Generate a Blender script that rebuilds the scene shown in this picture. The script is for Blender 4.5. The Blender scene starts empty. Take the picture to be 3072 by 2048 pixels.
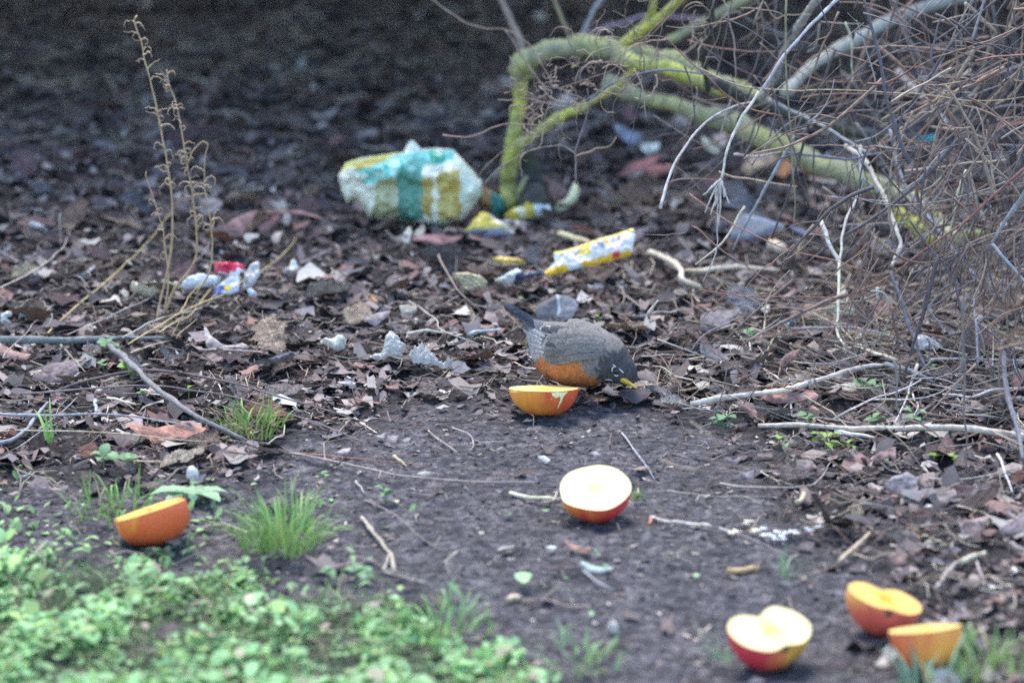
import bpy, math, random
import numpy as np
from mathutils import Vector, Matrix, Quaternion
from mathutils.bvhtree import BVHTree

random.seed(7); RNG = np.random.default_rng(7)
R_ = math.radians
SC = bpy.context.scene; COL = SC.collection

# ---------------------------------------------------------------- camera, world, sun, exposure
CH, PITCH, FP = 1.43, R_(15.3), 12500.0          # camera height, pitch down, focal length in photo pixels (3072 wide)
cam = bpy.data.cameras.new('camera'); camo = bpy.data.objects.new('camera', cam); COL.objects.link(camo)
camo.location = (0, 0, CH); camo.rotation_euler = (math.pi/2 - PITCH, 0, 0)
cam.sensor_width = 36; cam.lens = FP/3072*36; cam.clip_start = 0.05; cam.clip_end = 500
cam.dof.use_dof = True; cam.dof.focus_distance = 5.10; cam.dof.aperture_fstop = 3.7
SC.camera = camo
W = bpy.data.worlds.new('World'); SC.world = W; W.use_nodes = True
nt = W.node_tree; nt.nodes.clear()
sky = nt.nodes.new('ShaderNodeTexSky'); sky.sky_type = 'NISHITA'; sky.sun_disc = False
SUN_EL, SUN_AZ = R_(62), R_(345)
sky.sun_elevation = SUN_EL; sky.sun_rotation = SUN_AZ; sky.air_density = 1.0; sky.dust_density = 0.8
bg = nt.nodes.new('ShaderNodeBackground'); bg.inputs[1].default_value = 0.15
wo = nt.nodes.new('ShaderNodeOutputWorld')
nt.links.new(sky.outputs[0], bg.inputs[0]); nt.links.new(bg.outputs[0], wo.inputs[0])
sl = bpy.data.lights.new('sun', 'SUN'); sl.energy = 1.5; sl.angle = R_(24); sl.color = (0.97, 0.90, 0.80)
so = bpy.data.objects.new('sun', sl); COL.objects.link(so)
sd = Vector((math.sin(SUN_AZ)*math.cos(SUN_EL), math.cos(SUN_AZ)*math.cos(SUN_EL), math.sin(SUN_EL)))
so.rotation_euler = (sd).to_track_quat('Z', 'Y').to_euler(); so.location = (0, 0, 10)
SC.view_settings.view_transform = 'Standard'; SC.view_settings.look = 'None'
SC.view_settings.gamma = 1; SC.view_settings.use_curve_mapping = False
SC.view_settings.exposure = 2.0

# ---------------------------------------------------------------- noise and terrain
def vnoise(x, y, s=0):
    x = np.asarray(x, float); y = np.asarray(y, float)
    ix = np.floor(x); iy = np.floor(y); fx = x-ix; fy = y-iy
    fx = fx*fx*(3-2*fx); fy = fy*fy*(3-2*fy)
    def h(a, b):
        t = np.sin(a*127.1 + b*311.7 + s*74.7)*43758.5453
        return t - np.floor(t)
    a = h(ix, iy); b = h(ix+1, iy); c = h(ix, iy+1); d = h(ix+1, iy+1)
    return (a*(1-fx)+b*fx)*(1-fy) + (c*(1-fx)+d*fx)*fy
def fbm(x, y, s=0, o=4):
    r = 0; a = 1; t = 0
    for i in range(o):
        r = r + a*vnoise(x*2**i, y*2**i, s+i*13); t += a; a *= .5
    return r/t
def hbase(x, y):
    return (fbm(np.asarray(x)*1.6+5, np.asarray(y)*1.6, 3, 2)-.5)*0.05
GRID = {}
def hmap(x, y, key):
    if key not in GRID: return hbase(x, y)
    ax_, ay_, Hm = GRID['x'], GRID['y'], GRID[key]
    x = np.asarray(x, float); y = np.asarray(y, float)
    i = np.clip(np.searchsorted(ax_, x)-1, 0, len(ax_)-2); j = np.clip(np.searchsorted(ay_, y)-1, 0, len(ay_)-2)
    fx = np.clip((x-ax_[i])/(ax_[i+1]-ax_[i]), 0, 1); fy = np.clip((y-ay_[j])/(ay_[j+1]-ay_[j]), 0, 1)
    return (Hm[j, i]*(1-fx)+Hm[j, i+1]*fx)*(1-fy)+(Hm[j+1, i]*(1-fx)+Hm[j+1, i+1]*fx)*fy
def hsm(x, y): return hmap(x, y, 'smooth')
def hraw(x, y): return hmap(x, y, 'raw')
def ray(u, v):
    X = (u-1536)/FP; Yv = (1024-v)/FP
    sp, cp = math.sin(PITCH), math.cos(PITCH)
    return X, cp + Yv*sp, -sp + Yv*cp
def G(u, v, z=0.0):
    """point of the ground seen at photo pixel u, v (z above it)"""
    dx, dy, dz = ray(u, v); t = (CH)/(-dz)
    for _ in range(5):
        hz = float(hsm(dx*t, dy*t)) + z
        t = (CH-hz)/(-dz)
    return Vector((dx*t, dy*t, CH+dz*t))
def GV(u, v):
    """same for arrays, from world x,y back to pixels is PIX"""
    dx, dy, dz = ray(np.asarray(u, float), np.asarray(v, float)); t = CH/(-dz)
    for _ in range(4):
        t = (CH-hbase(dx*t, dy*t))/(-dz)
    return dx*t, dy*t
def P(u, v, y):
    dx, dy, dz = ray(u, v); t = y/dy
    return Vector((dx*t, y, CH+dz*t))
def PIX(x, y, z):
    sp, cp = math.sin(PITCH), math.cos(PITCH)
    zz = z-CH; d = y*cp - zz*sp; up = y*sp + zz*cp
    return 1536+FP*x/d, 1024-FP*up/d
def pxm(u, v, y=None):
    """metres per photo pixel at that place"""
    p = G(u, v) if y is None else P(u, v, y)
    return (p.y*math.cos(PITCH) - (p.z-CH)*math.sin(PITCH))/FP

ZO = {'A': (1300, 0, .38265), 'C': (2100, 0, .41327), 'D': (2100, 500, .41327), 'E': (2000, 1100, .45597),
      'F': (0, 600, .38265), 'K': (600, 500, .38265), 'H': (0, 900, .4719), 'I': (0, 0, .65306), 'B': (900, 300, .45918),
      'R': (1420, 860, .26786), 'J': (1000, 1250, .509), 'Z': (1900, 640, .4983), 'L': (0, 1400, .42517), 'M': (2050, 1650, .38265), 'S': (0, 0, 1)}
def Q(z, pts):
    ox, oy, s = ZO[z]
    return [(ox+s*x, oy+s*y) for x, y in pts]

# ---------------------------------------------------------------- materials
def newmat(name):
    m = bpy.data.materials.new(name); m.use_nodes = True
    n = m.node_tree; b = n.nodes['Principled BSDF']
    return m, n, b
def N(n, t, **k):
    o = n.nodes.new(t)
    for a, v in k.items(): setattr(o, a, v)
    return o
def mixrgb(n, bt, f, a, b):
    m = N(n, 'ShaderNodeMix', data_type='RGBA', blend_type=bt)
    for s, v in ((0, f), (6, a), (7, b)):
        if hasattr(v, 'is_output'): n.links.new(v, m.inputs[s])
        else: m.inputs[s].default_value = v if s == 0 else (*v, 1)
    return m.outputs[2]
def ramp(n, fac, st):
    r = N(n, 'ShaderNodeValToRGB'); n.links.new(fac, r.inputs[0])
    el = r.color_ramp.elements
    while len(el) < len(st): el.new(.5)
    for e, (p, c) in zip(el, st):
        e.position = p; e.color = (*c, 1) if len(c) == 3 else c
    return r.outputs[0]
def noise(n, scale, detail=4, coord='Object', stretch=None, rough=.6):
    tc = N(n, 'ShaderNodeTexCoord'); t = N(n, 'ShaderNodeTexNoise')
    t.inputs['Scale'].default_value = scale; t.inputs['Detail'].default_value = detail; t.inputs['Roughness'].default_value = rough
    if stretch:
        mp = N(n, 'ShaderNodeMapping'); mp.inputs['Scale'].default_value = stretch
        n.links.new(tc.outputs[coord], mp.inputs[0]); n.links.new(mp.outputs[0], t.inputs[0])
    else: n.links.new(tc.outputs[coord], t.inputs[0])
    return t.outputs[0]
def bump(n, b, h, strength=.5, dist=.002):
    x = N(n, 'ShaderNodeBump'); x.inputs['Strength'].default_value = strength; x.inputs['Distance'].default_value = dist
    n.links.new(h, x.inputs['Height']); n.links.new(x.outputs[0], b.inputs['Normal'])
def attr_mat(name, rough=.8, var=.35, nscale=220, bstr=.4, bdist=.001, spec=.3, trans=0, obj=False, sheen=0, coat=0):
    m, n, b = newmat(name)
    if obj:
        a = N(n, 'ShaderNodeObjectInfo'); c = a.outputs['Color']
    else:
        a = N(n, 'ShaderNodeAttribute', attribute_name='Col'); c = a.outputs['Color']
    ns = noise(n, nscale, 5)
    f = ramp(n, ns, [(.28, (1-var,)*3), (.72, (1+var*.6,)*3)])
    c2 = mixrgb(n, 'MULTIPLY', 1.0, c, f)
    n.links.new(c2, b.inputs['Base Color']); b.inputs['Roughness'].default_value = rough
    b.inputs['Specular IOR Level'].default_value = spec
    if coat: b.inputs['Coat Weight'].default_value = coat; b.inputs['Coat Roughness'].default_value = .2
    bump(n, b, ns, bstr, bdist)
    if trans:
        tr = N(n, 'ShaderNodeBsdfTranslucent'); n.links.new(c2, tr.inputs[0])
        mx = N(n, 'ShaderNodeMixShader'); mx.inputs[0].default_value = trans
        n.links.new(b.outputs[0], mx.inputs[1]); n.links.new(tr.outputs[0], mx.inputs[2])
        n.links.new(mx.outputs[0], n.nodes['Material Output'].inputs[0])
    return m
M_leaf = attr_mat('dry_leaf', .7, .6, 7, 1.0, .05, .35, .08, obj=True)
def veins(m):
    n = m.node_tree; b = n.nodes['Principled BSDF']; src = b.inputs['Base Color'].links[0].from_socket
    tc = N(n, 'ShaderNodeTexCoord'); sx = N(n, 'ShaderNodeSeparateXYZ'); n.links.new(tc.outputs['Object'], sx.inputs[0])
    ab = N(n, 'ShaderNodeMath', operation='ABSOLUTE'); n.links.new(sx.outputs[1], ab.inputs[0])
    ma = N(n, 'ShaderNodeMath', operation='MULTIPLY_ADD'); n.links.new(ab.outputs[0], ma.inputs[0]); ma.inputs[1].default_value = -.85; n.links.new(sx.outputs[0], ma.inputs[2])
    mu = N(n, 'ShaderNodeMath', operation='MULTIPLY'); n.links.new(ma.outputs[0], mu.inputs[0]); mu.inputs[1].default_value = 62
    si_ = N(n, 'ShaderNodeMath', operation='SINE'); n.links.new(mu.outputs[0], si_.inputs[0])
    v1 = ramp(n, si_.outputs[0], [(.80, (.95,)*3), (1.0, (1.45,)*3)]); v2 = ramp(n, ab.outputs[0], [(.0, (1.5,)*3), (.022, (.95,)*3)])
    c = mixrgb(n, 'MULTIPLY', 1, mixrgb(n, 'MULTIPLY', 1, src, v1), v2)
    n.links.new(c, b.inputs['Base Color'])
veins(M_leaf)
M_litter = attr_mat('leaf_litter', .8, .3, 150, .5, .001, .3)
M_twig = attr_mat('bark', .75, .45, 130, .6, .001, .35, obj=True)
M_green = attr_mat('green_leaf', .55, .25, 120, .3, .0008, .35, .25)
M_greeno = attr_mat('green_leaf_single', .55, .3, 120, .3, .0008, .35, .25, obj=True)
M_print = attr_mat('printed_film', .32, .12, 60, .2, .001, .5, .1)
M_feather = attr_mat('plumage', .9, .5, 420, .8, .0016, .1)
M_flesh = attr_mat('apple_flesh', .5, .05, 350, .3, .0006, .3)
def apple_peel(name, red, yel, bias, scale=14):
    m, n, b = newmat(name)
    a = N(n, 'ShaderNodeAttribute', attribute_name='Col')
    st = noise(n, scale*3.2, 6, 'Object', (1, 1, .18)); sp = noise(n, 300, 2)
    g = ramp(n, noise(n, scale, 2), [(.25, (0, 0, 0)), (.75, (1, 1, 1))])
    mt = N(n, 'ShaderNodeMath', operation='MULTIPLY_ADD'); n.links.new(st, mt.inputs[0]); mt.inputs[1].default_value = .8; n.links.new(a.outputs['Fac'], mt.inputs[2])
    f = ramp(n, mt.outputs[0], [(bias+.22, (0, 0, 0)), (bias+.62, (1, 1, 1))])
    c = mixrgb(n, 'MIX', f, yel, red)
    c = mixrgb(n, 'MIX', ramp(n, sp, [(.66, (0, 0, 0)), (.72, (.5, .5, .5))]), c, (yel[0], yel[1]*1.1, yel[2]*1.6))
    n.links.new(c, b.inputs['Base Color']); b.inputs['Roughness'].default_value = .42
    b.inputs['Specular IOR Level'].default_value = .35
    bump(n, b, noise(n, 160, 3), .1, .0005)
    return m
def simple(name, c, rough=.6, spec=.4, var=.2, ns=80):
    m, n, b = newmat(name)
    f = ramp(n, noise(n, ns, 4), [(.3, tuple(x*(1-var) for x in c)), (.7, tuple(min(1, x*(1+var)) for x in c))])
    n.links.new(f, b.inputs['Base Color']); b.inputs['Roughness'].default_value = rough
    b.inputs['Specular IOR Level'].default_value = spec
    return m
def moss_mat(name, a, c, th=.5):
    m, n, b = newmat(name)
    n1 = noise(n, 22, 8, rough=.75); n2 = noise(n, 90, 8, rough=.7)
    base = ramp(n, n2, [(.3, tuple(x*.6 for x in c)), (.7, c)])
    gr = ramp(n, n2, [(.36, tuple(x*.42 for x in a)), (.62, a)])
    n.links.new(mixrgb(n, 'MIX', ramp(n, n1, [(th-.12, (0, 0, 0)), (th+.12, (1, 1, 1))]), gr, base), b.inputs['Base Color'])
    b.inputs['Roughness'].default_value = .9
    bump(n, b, n2, .7, .004); return m
M_moss = moss_mat('mossy_bark', (.60, .61, .13), (.34, .35, .19), .56)
M_moss2 = moss_mat('dull_mossy_bark', (.46, .47, .18), (.30, .30, .23), .5)
M_dark = moss_mat('dark_bark', (.06, .07, .035), (.07, .08, .09), .5)
def plastic_mat():
    m, n, b = newmat('clear_plastic')
    b.inputs['Base Color'].default_value = (.58, .58, .56, 1); b.inputs['Roughness'].default_value = .22
    b.inputs['Alpha'].default_value = .62; bump(n, b, noise(n, 60, 4), .8, .004); return m
M_plastic = plastic_mat()

def soil_mat():
    m, n, b = newmat('soil')
    a = N(n, 'ShaderNodeAttribute', attribute_name='Col')          # red: how much litter lies here
    sep = N(n, 'ShaderNodeSeparateColor'); n.links.new(a.outputs['Color'], sep.inputs[0])
    n1 = noise(n, 13, 7, rough=.7); n2 = noise(n, 85, 8, rough=.7); n3 = noise(n, 30, 6, 'Object', (1, .45, 1)); n4 = noise(n, 260, 3)
    path = ramp(n, n2, [(.36, (.018, .018, .022)), (.5, (.075, .073, .082)), (.64, (.19, .18, .185))])
    lit = ramp(n, n2, [(.35, (.010, .009, .010)), (.55, (.034, .027, .026)), (.72, (.10, .075, .065))])
    c = mixrgb(n, 'MIX', sep.outputs[0], path, lit)
    c = mixrgb(n, 'MULTIPLY', 1.0, c, ramp(n, n1, [(.36, (.50, .49, .52)), (.64, (1.5, 1.42, 1.42))]))
    c = mixrgb(n, 'MIX', ramp(n, n4, [(.66, (0, 0, 0)), (.74, (.6, .6, .6))]), c, (.26, .22, .19))
    c = mixrgb(n, 'MIX', sep.outputs[1], c, (.05, .09, .03))
    n.links.new(c, b.inputs['Base Color']); b.inputs['Roughness'].default_value = .85
    b.inputs['Specular IOR Level'].default_value = .35
    mm = N(n, 'ShaderNodeMath', operation='ADD'); n.links.new(n2, mm.inputs[0]); n.links.new(n3, mm.inputs[1])
    bump(n, b, mm.outputs[0], 1.0, .012); return m
M_soil = soil_mat()

# ---------------------------------------------------------------- object helpers
def meshobj(name, V, F, mat, parent=None, cols=None, smooth=True, color=None, mats=None, midx=None):
    me = bpy.data.meshes.new(name)
    V = np.asarray(V, dtype=np.float32).reshape(-1, 3)
    if isinstance(F, np.ndarray):
        k = F.shape[1]; nf = F.shape[0]
        me.vertices.add(len(V)); me.vertices.foreach_set('co', V.ravel())
        me.loops.add(nf*k); me.loops.foreach_set('vertex_index', F.astype(np.int32).ravel())
        me.polygons.add(nf); me.polygons.foreach_set('loop_start', np.arange(nf, dtype=np.int32)*k)
        try: me.polygons.foreach_set('loop_total', np.full(nf, k, dtype=np.int32))
        except Exception: pass
        me.update(calc_edges=True); me.validate()
    else:
        me.from_pydata([tuple(map(float, v)) for v in V], [], F); me.update()
    if cols is not None:
        at = me.color_attributes.new('Col', 'FLOAT_COLOR', 'POINT')
        c = np.ones((len(V), 4), dtype=np.float32); c[:, :3] = np.asarray(cols, dtype=np.float32)
        at.data.foreach_set('color', c.ravel())
    if smooth: me.polygons.foreach_set('use_smooth', np.ones(len(me.polygons), dtype=bool))
    for x in (mats or [mat]): me.materials.append(x)
    if midx is not None: me.polygons.foreach_set('material_index', np.asarray(midx, dtype=np.int32))
    o = bpy.data.objects.new(name, me); COL.objects.link(o)
    if parent: o.parent = parent
    if color: o.color = (*color, 1)
    return o
def tag(o, label=None, cat=None, group=None, kind=None):
    if label: o['label'] = label
    if cat: o['category'] = cat
    if group: o['group'] = group
    if kind: o['kind'] = kind
    return o
def empty(name, loc, label, cat, group=None):
    o = bpy.data.objects.new(name, None); COL.objects.link(o); o.location = loc; o.empty_display_size = .02
    return tag(o, label, cat, group)
def rebase(o, p):
    """put a mesh's origin at p"""
    p = Vector(p); o.data.transform(Matrix.Translation(-p)); o.location = p
    return o
def spline(pts, n):
    p = np.asarray(pts, float)
    if len(p) == 2: p = np.vstack([p[0], p.mean(0), p[1]])
    q = np.vstack([2*p[0]-p[1], p, 2*p[-1]-p[-2]])
    L = np.r_[0, np.cumsum(np.linalg.norm(np.diff(p, axis=0), axis=1))]; L /= L[-1]
    out = []
    for t in np.linspace(0, 1, n):
        i = min(np.searchsorted(L, t, side='right')-1, len(p)-2); i = max(i, 0)
        f = (t-L[i])/max(L[i+1]-L[i], 1e-9)
        a, b, c, d = q[i], q[i+1], q[i+2], q[i+3]
        out.append(.5*((2*b)+(-a+c)*f+(2*a-5*b+4*c-d)*f*f+(-a+3*b-3*c+d)*f**3))
    return np.array(out)
def tube_geo(path, rad, sides=6, rough=.12, seed=0):
    path = np.asarray(path); n = len(path)
    T = np.gradient(path, axis=0); T /= np.linalg.norm(T, axis=1)[:, None]+1e-9
    up = np.array([0.13, .31, 1.]) if abs(T[0][2]) < .9 else np.array([1., .2, 0])
    A = np.cross(T, up); A /= np.linalg.norm(A, axis=1)[:, None]+1e-9
    B = np.cross(T, A)
    th = np.linspace(0, 2*math.pi, sides, endpoint=False)
    rg = np.random.default_rng(seed)
    r = np.asarray(rad)[:, None]*(1+rough*(rg.random((n, sides))-.5)*2)
    V = path[:, None, :] + A[:, None, :]*(r*np.cos(th))[:, :, None] + B[:, None, :]*(r*np.sin(th))[:, :, None]
    V = V.reshape(-1, 3); F = []
    for i in range(n-1):
        for j in range(sides):
            k = (j+1) % sides
            F.append((i*sides+j, i*sides+k, (i+1)*sides+k, (i+1)*sides+j))
    F.append(tuple(range(sides))[::-1]); F.append(tuple((n-1)*sides+j for j in range(sides)))
    return V, F
def path3d(px, Y=None, lift=0.0, r=.002):
    out = []; r0 = r; r = r+.007*float(litter_amount(*px[len(px)//2]))
    n = len(px)
    for i, (u, v) in enumerate(px):
        if Y is None:
            f = i/(n-1); out.append(G(u, v, r*.8+lift*math.sin(math.pi*f)))
        else:
            y = Y[0]+(Y[1]-Y[0])*i/(n-1) if isinstance(Y, tuple) else Y
            p = P(u, v, y); g = float(hsm(p.x, p.y))+r0*.6
            if p.z < g: p = G(u, v, r*.6)
            out.append(p)
    return out
TW = [0]
def twig(px, w, Y=None, color=(.15, .11, .09), name='twig', parent=None, mat=None, taper=.4, seg=5, sides=6, lift=0.0, zone='S', wob=.0025, knots=0, fork=0):
    """a stick traced along photo pixels px in zone, w its width there; lies on the ground or stands at distance Y"""
    TW[0] += 1
    s = ZO[zone][2]; px = Q(zone, px)
    mid = px[len(px)//2]; ym = None if Y is None else (sum(Y)/2 if isinstance(Y, tuple) else Y)
    r = w*s*pxm(mid[0], mid[1], ym)/2
    p3 = path3d(px, Y, lift, r)
    n = max(6, seg*(len(px)-1)+1)
    pt = spline([tuple(p) for p in p3], n)
    rg = np.random.default_rng(TW[0])
    L = np.linspace(0, len(px)*1.7, n)
    for k in range(3): pt[:, k] += (vnoise(L, L*0+k*9+TW[0]*3.3, 5)-.5)*wob*(1 if k != 1 else .6)
    t = np.linspace(0, 1, n); rad = r*(1-(1-taper)*t)*(1+.25*(vnoise(t*9, t*0+TW[0], 2)-.5))
    if knots:
        for _ in range(knots): rad *= 1+.35*np.exp(-((t-rg.random())/.03)**2)
    if w*s > 20:
        rad = rad*(1+.16*(fbm(t*26, t*0+TW[0], 8, 3)-.5)*2)
    V, F = tube_geo(pt, rad, sides, .14, TW[0])
    if fork:
        Fs = list(F); Vs = [V]; k0 = len(V)
        for q in range(fork):
            i0 = int(n*rg.uniform(.2, .85)); dirv = pt[min(i0+1, n-1)]-pt[i0]; L0 = np.linalg.norm(pt[-1]-pt[0])*rg.uniform(.12, .34)
            d1 = dirv/(np.linalg.norm(dirv)+1e-9); sdv = np.array([d1[2], 0, -d1[0]])*(1 if rg.random() < .5 else -1)+np.array([0, rg.normal(0, .3), 0])
            a0 = rg.uniform(.5, 1.1); d2 = d1*math.cos(a0)+sdv*math.sin(a0); p1 = pt[i0]+d2*L0*.5; p2 = p1+(d2*.7+d1*.5)*L0*.5
            Va, Fa = tube_geo(spline([pt[i0], p1, p2], 6), np.linspace(rad[i0]*.6, rad[i0]*.25, 6), 4, .1, q)
            Vs.append(Va); Fs += [tuple(z_+k0 for z_ in f) for f in Fa]; k0 += len(Va)
        V = np.vstack(Vs); F = Fs
    j = rg.uniform(.85, 1.15)
    return meshobj(name, V, F, mat or M_twig, parent, color=tuple(c*j for c in color))

def inside(pts, poly):
    x, y = pts[:, 0], pts[:, 1]; c = np.zeros(len(pts), bool); n = len(poly)
    for i in range(n):
        x1, y1 = poly[i]; x2, y2 = poly[i-1]
        if y1 == y2: continue
        c ^= ((y1 > y) != (y2 > y)) & (x < (x2-x1)*(y-y1)/(y2-y1)+x1)
    return c
def edge_dist(pts, poly):
    best = np.full(len(pts), 1e9); near = pts.copy()
    for i in range(len(poly)):
        a = np.array(poly[i-1], float); b = np.array(poly[i], float); ab = b-a
        t = np.clip(((pts-a)@ab)/(ab@ab+1e-9), 0, 1); q = a+t[:, None]*ab
        d = np.linalg.norm(pts-q, axis=1); m = d < best
        best[m] = d[m]; near[m] = q[m]
    return best, near
def pillow(name, poly, zone='S', cell=4, tilt=60, bulge=.004, thick=.0006, crumple=.002, cscale=.03, colfn=None, color=(.5, .5, .5), mat=None, D=None,
           base=None, parent=None, seed=0, wob=.08, curl=0.0, z0=.0, smooth=True, back=.5):
    """a solid sheet or bag whose outline is poly; stands on the ground at its lowest edge, tilted up by tilt degrees"""
    poly = Q(zone, poly)
    if wob:                                            # ragged outline
        pp = []
        for i in range(len(poly)):
            a = np.array(poly[i-1]); b = np.array(poly[i]); L = np.linalg.norm(b-a); k = max(1, int(L/14))
            for j in range(k):
                q = a+(b-a)*j/k; nn = np.array([-(b-a)[1], (b-a)[0]])/(L+1e-6)
                pp.append(tuple(q+nn*(vnoise(q[0]*.09, q[1]*.09, seed+2)-.5)*2*wob*26))
        poly = pp
    a = np.array(poly); lo = a.min(0); hi = a.max(0)
    nx = int((hi[0]-lo[0])/cell)+3; ny = int((hi[1]-lo[1])/cell)+3
    gx, gy = np.meshgrid(lo[0]-cell+np.arange(nx)*cell, lo[1]-cell+np.arange(ny)*cell)
    pts = np.stack([gx.ravel(), gy.ravel()], 1); ins = inside(pts, poly)
    idx = np.arange(nx*ny).reshape(ny, nx); I = ins.reshape(ny, nx)
    q = I[:-1, :-1] & I[1:, :-1] & I[:-1, 1:] & I[1:, 1:]
    F = np.stack([idx[:-1, :-1][q], idx[:-1, 1:][q], idx[1:, 1:][q], idx[1:, :-1][q]], 1)
    if len(F) == 0: return None
    used = np.unique(F); mp = -np.ones(nx*ny, int); mp[used] = np.arange(len(used)); F = mp[F]; p = pts[used]
    cnt = np.bincount(F.ravel(), minlength=len(p)); bord = cnt < 4
    d, near = edge_dist(p, poly); p = np.where(bord[:, None], near, p); d = np.where(bord, 0, d)
    Dm = D or max(d.max()*.8, 1)
    cu, vb = (lo[0]+hi[0])/2, hi[1]
    b0 = base if base is not None else G(cu, vb); b0 = Vector(b0)+Vector((0, 0, z0)); vb_ = PIX(b0.x, b0.y, b0.z); zz = .003*float(litter_amount(*vb_)); b0 = b0+(Vector((0, 0, CH))-b0)*(zz/CH)
    tv = R_(tilt); e2 = np.array([0, math.cos(tv), math.sin(tv)]); nrm = np.array([0, -math.sin(tv), math.cos(tv)])
    dx, dy, dz = ray(p[:, 0], p[:, 1]); dd = np.stack([dx, dy, dz], 1); o = np.array([0, 0, CH])
    t = ((np.array(b0)-o)@nrm)/(dd@nrm); X = o+dd*t[:, None]
    k = np.clip(d/Dm, 0, 1); prof = np.sqrt(k*(2-k))
    s = cscale
    cr = (np.abs(fbm(p[:, 0]*s, p[:, 1]*s, seed, 4)-.5)*2)*crumple*2
    cr2 = (fbm(p[:, 0]*s*.5, p[:, 1]*s*.5, seed+5, 3)-.5)*crumple*2.5
    un = (p[:, 0]-cu)/((hi[0]-lo[0])/2+1e-6)
    cv = curl*(un**2)
    f = X+nrm*(bulge*prof+thick*.5*(k > 0)+cr*np.minimum(k*3, 1)+cr2+cv)[:, None]
    g = X+nrm*(-bulge*back*prof-thick*.5*(k > 0)+cr*np.minimum(k*3, 1)*(1 if bulge < .01 else -.3)+cr2+cv)[:, None]
    n = len(p); V = np.vstack([f, g]); Fa = np.vstack([F, F[:, ::-1]+n])
    cols = colfn(p[:, 0], p[:, 1]) if colfn else np.tile(np.array(color), (n, 1))
    return rebase(meshobj(name, V, Fa, mat or M_print, parent, np.vstack([cols, cols]), smooth), b0) if parent is None else meshobj(name, V, Fa, mat or M_print, parent, np.vstack([cols, cols]), smooth)
def painter(base, regs, zone, warp=8, var=.1, seed=0):
    """flat print: base colour and polygons of colour, edges a little uneven"""
    regs = [(Q(zone, p), c) for p, c in regs]
    def fn(u, v):
        a = np.stack([u+(fbm(u*.05, v*.05, seed, 3)-.5)*warp*2, v+(fbm(u*.05+9, v*.05, seed+3, 3)-.5)*warp*2], 1)
        c = np.tile(np.array(base, float), (len(u), 1))
        for p, k in regs: c[inside(a, p)] = k
        return np.clip(c*(1-var+2*var*fbm(u*.03, v*.03, seed+7, 4))[:, None], 0, .9)
    return fn

# ---------------------------------------------------------------- where the litter lies (photo pixels)
def litter_amount(u, v):
    u = np.asarray(u, float); v = np.asarray(v, float)
    n = (fbm(u*.004, v*.008, 21, 3)-.5)
    a = np.clip((1330-v+n*260)/130, 0, 1)                                   # far half: litter
    b = np.clip((v-1195+n*100)/60, 0, 1)*np.clip((u-1000)/260, 0, 1)*np.clip((2080+n*300-u)/150, 0, 1)      # bare earth by the robin
    a = a*(1-.8*b)
    r = np.clip((u-2080-(v-1250)*.75+n*420)/260, 0, 1)*np.clip((v-1000)/80, 0, 1)
    l = np.clip((900-u+n*300)/200, 0, 1)*np.clip((1520-v)/120, 0, 1)*.9
    return np.clip(np.maximum(np.maximum(a, r*.85), l), 0, 1)
def green_amount(u, v):
    u = np.asarray(u, float); v = np.asarray(v, float); n = (fbm(u*.006, v*.009, 31, 4)-.5)*2
    line = np.interp(u, [-600, 0, 450, 800, 1200, 1500, 1640, 1900], [1570, 1590, 1690, 1740, 1830, 1930, 2080, 2300])
    return np.clip((v-line+n*110)/70, 0, 1)

# ---------------------------------------------------------------- ground
def axis(lo, hi, step, far, grow=1.35):
    a = list(np.arange(lo, hi, step)); s = step; x = a[-1]
    while x < far: s *= grow; x += s; a.append(x)
    s = step; x = a[0]
    b = []
    while x > -far: s *= grow; x -= s; b.append(x)
    return np.array(b[::-1]+a)
ax = axis(-1.25, 1.25, .0052, 120); ay = axis(3.7, 8.2, .0085, 120)
gx, gy = np.meshgrid(ax, ay); X = gx.ravel(); Y = gy.ravel()
Z = hbase(X, Y)
pu, pv = PIX(X, np.maximum(Y, .5), Z)
near = np.clip(np.minimum(1.6-np.abs(X), np.minimum(Y-3.3, 9-Y))/.3, 0, 1)
LA = litter_amount(pu, pv); GA = green_amount(pu, pv)*near
clod = (fbm(X*30, Y*30, 11, 4)-.5); fine = (fbm(X*95, Y*80, 12, 2)-.5)
ridge = np.abs(fbm(X*13, Y*13, 15, 3)-.5)
Z2 = Z+near*(clod*(.010+.016*LA)+fine*(.0035+.004*LA)-ridge*.008+.004)
Zg = Z2.reshape(len(ay), len(ax)); mx = Zg.copy()
for _ in range(2):
    p_ = np.pad(mx, 1, mode='edge'); mx = np.max([p_[a:a+mx.shape[0], b:b+mx.shape[1]] for a in range(3) for b in range(3)], axis=0)
for _ in range(5):
    p_ = np.pad(mx, 1, mode='edge'); mx = np.mean([p_[a:a+mx.shape[0], b:b+mx.shape[1]] for a in range(3) for b in range(3)], axis=0)
GRID.update(x=ax, y=ay, raw=Zg, smooth=mx)
nxx, nyy = len(ax), len(ay); idx = np.arange(nxx*nyy).reshape(nyy, nxx)
F = np.stack([idx[:-1, :-1].ravel(), idx[:-1, 1:].ravel(), idx[1:, 1:].ravel(), idx[1:, :-1].ravel()], 1)
ground = meshobj('ground', np.stack([X, Y, Z2], 1), F, M_soil, cols=np.stack([LA, GA*.6, LA*0], 1))
tag(ground, kind='structure', label='bare dark earth strewn with leaf litter and twigs')

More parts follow.
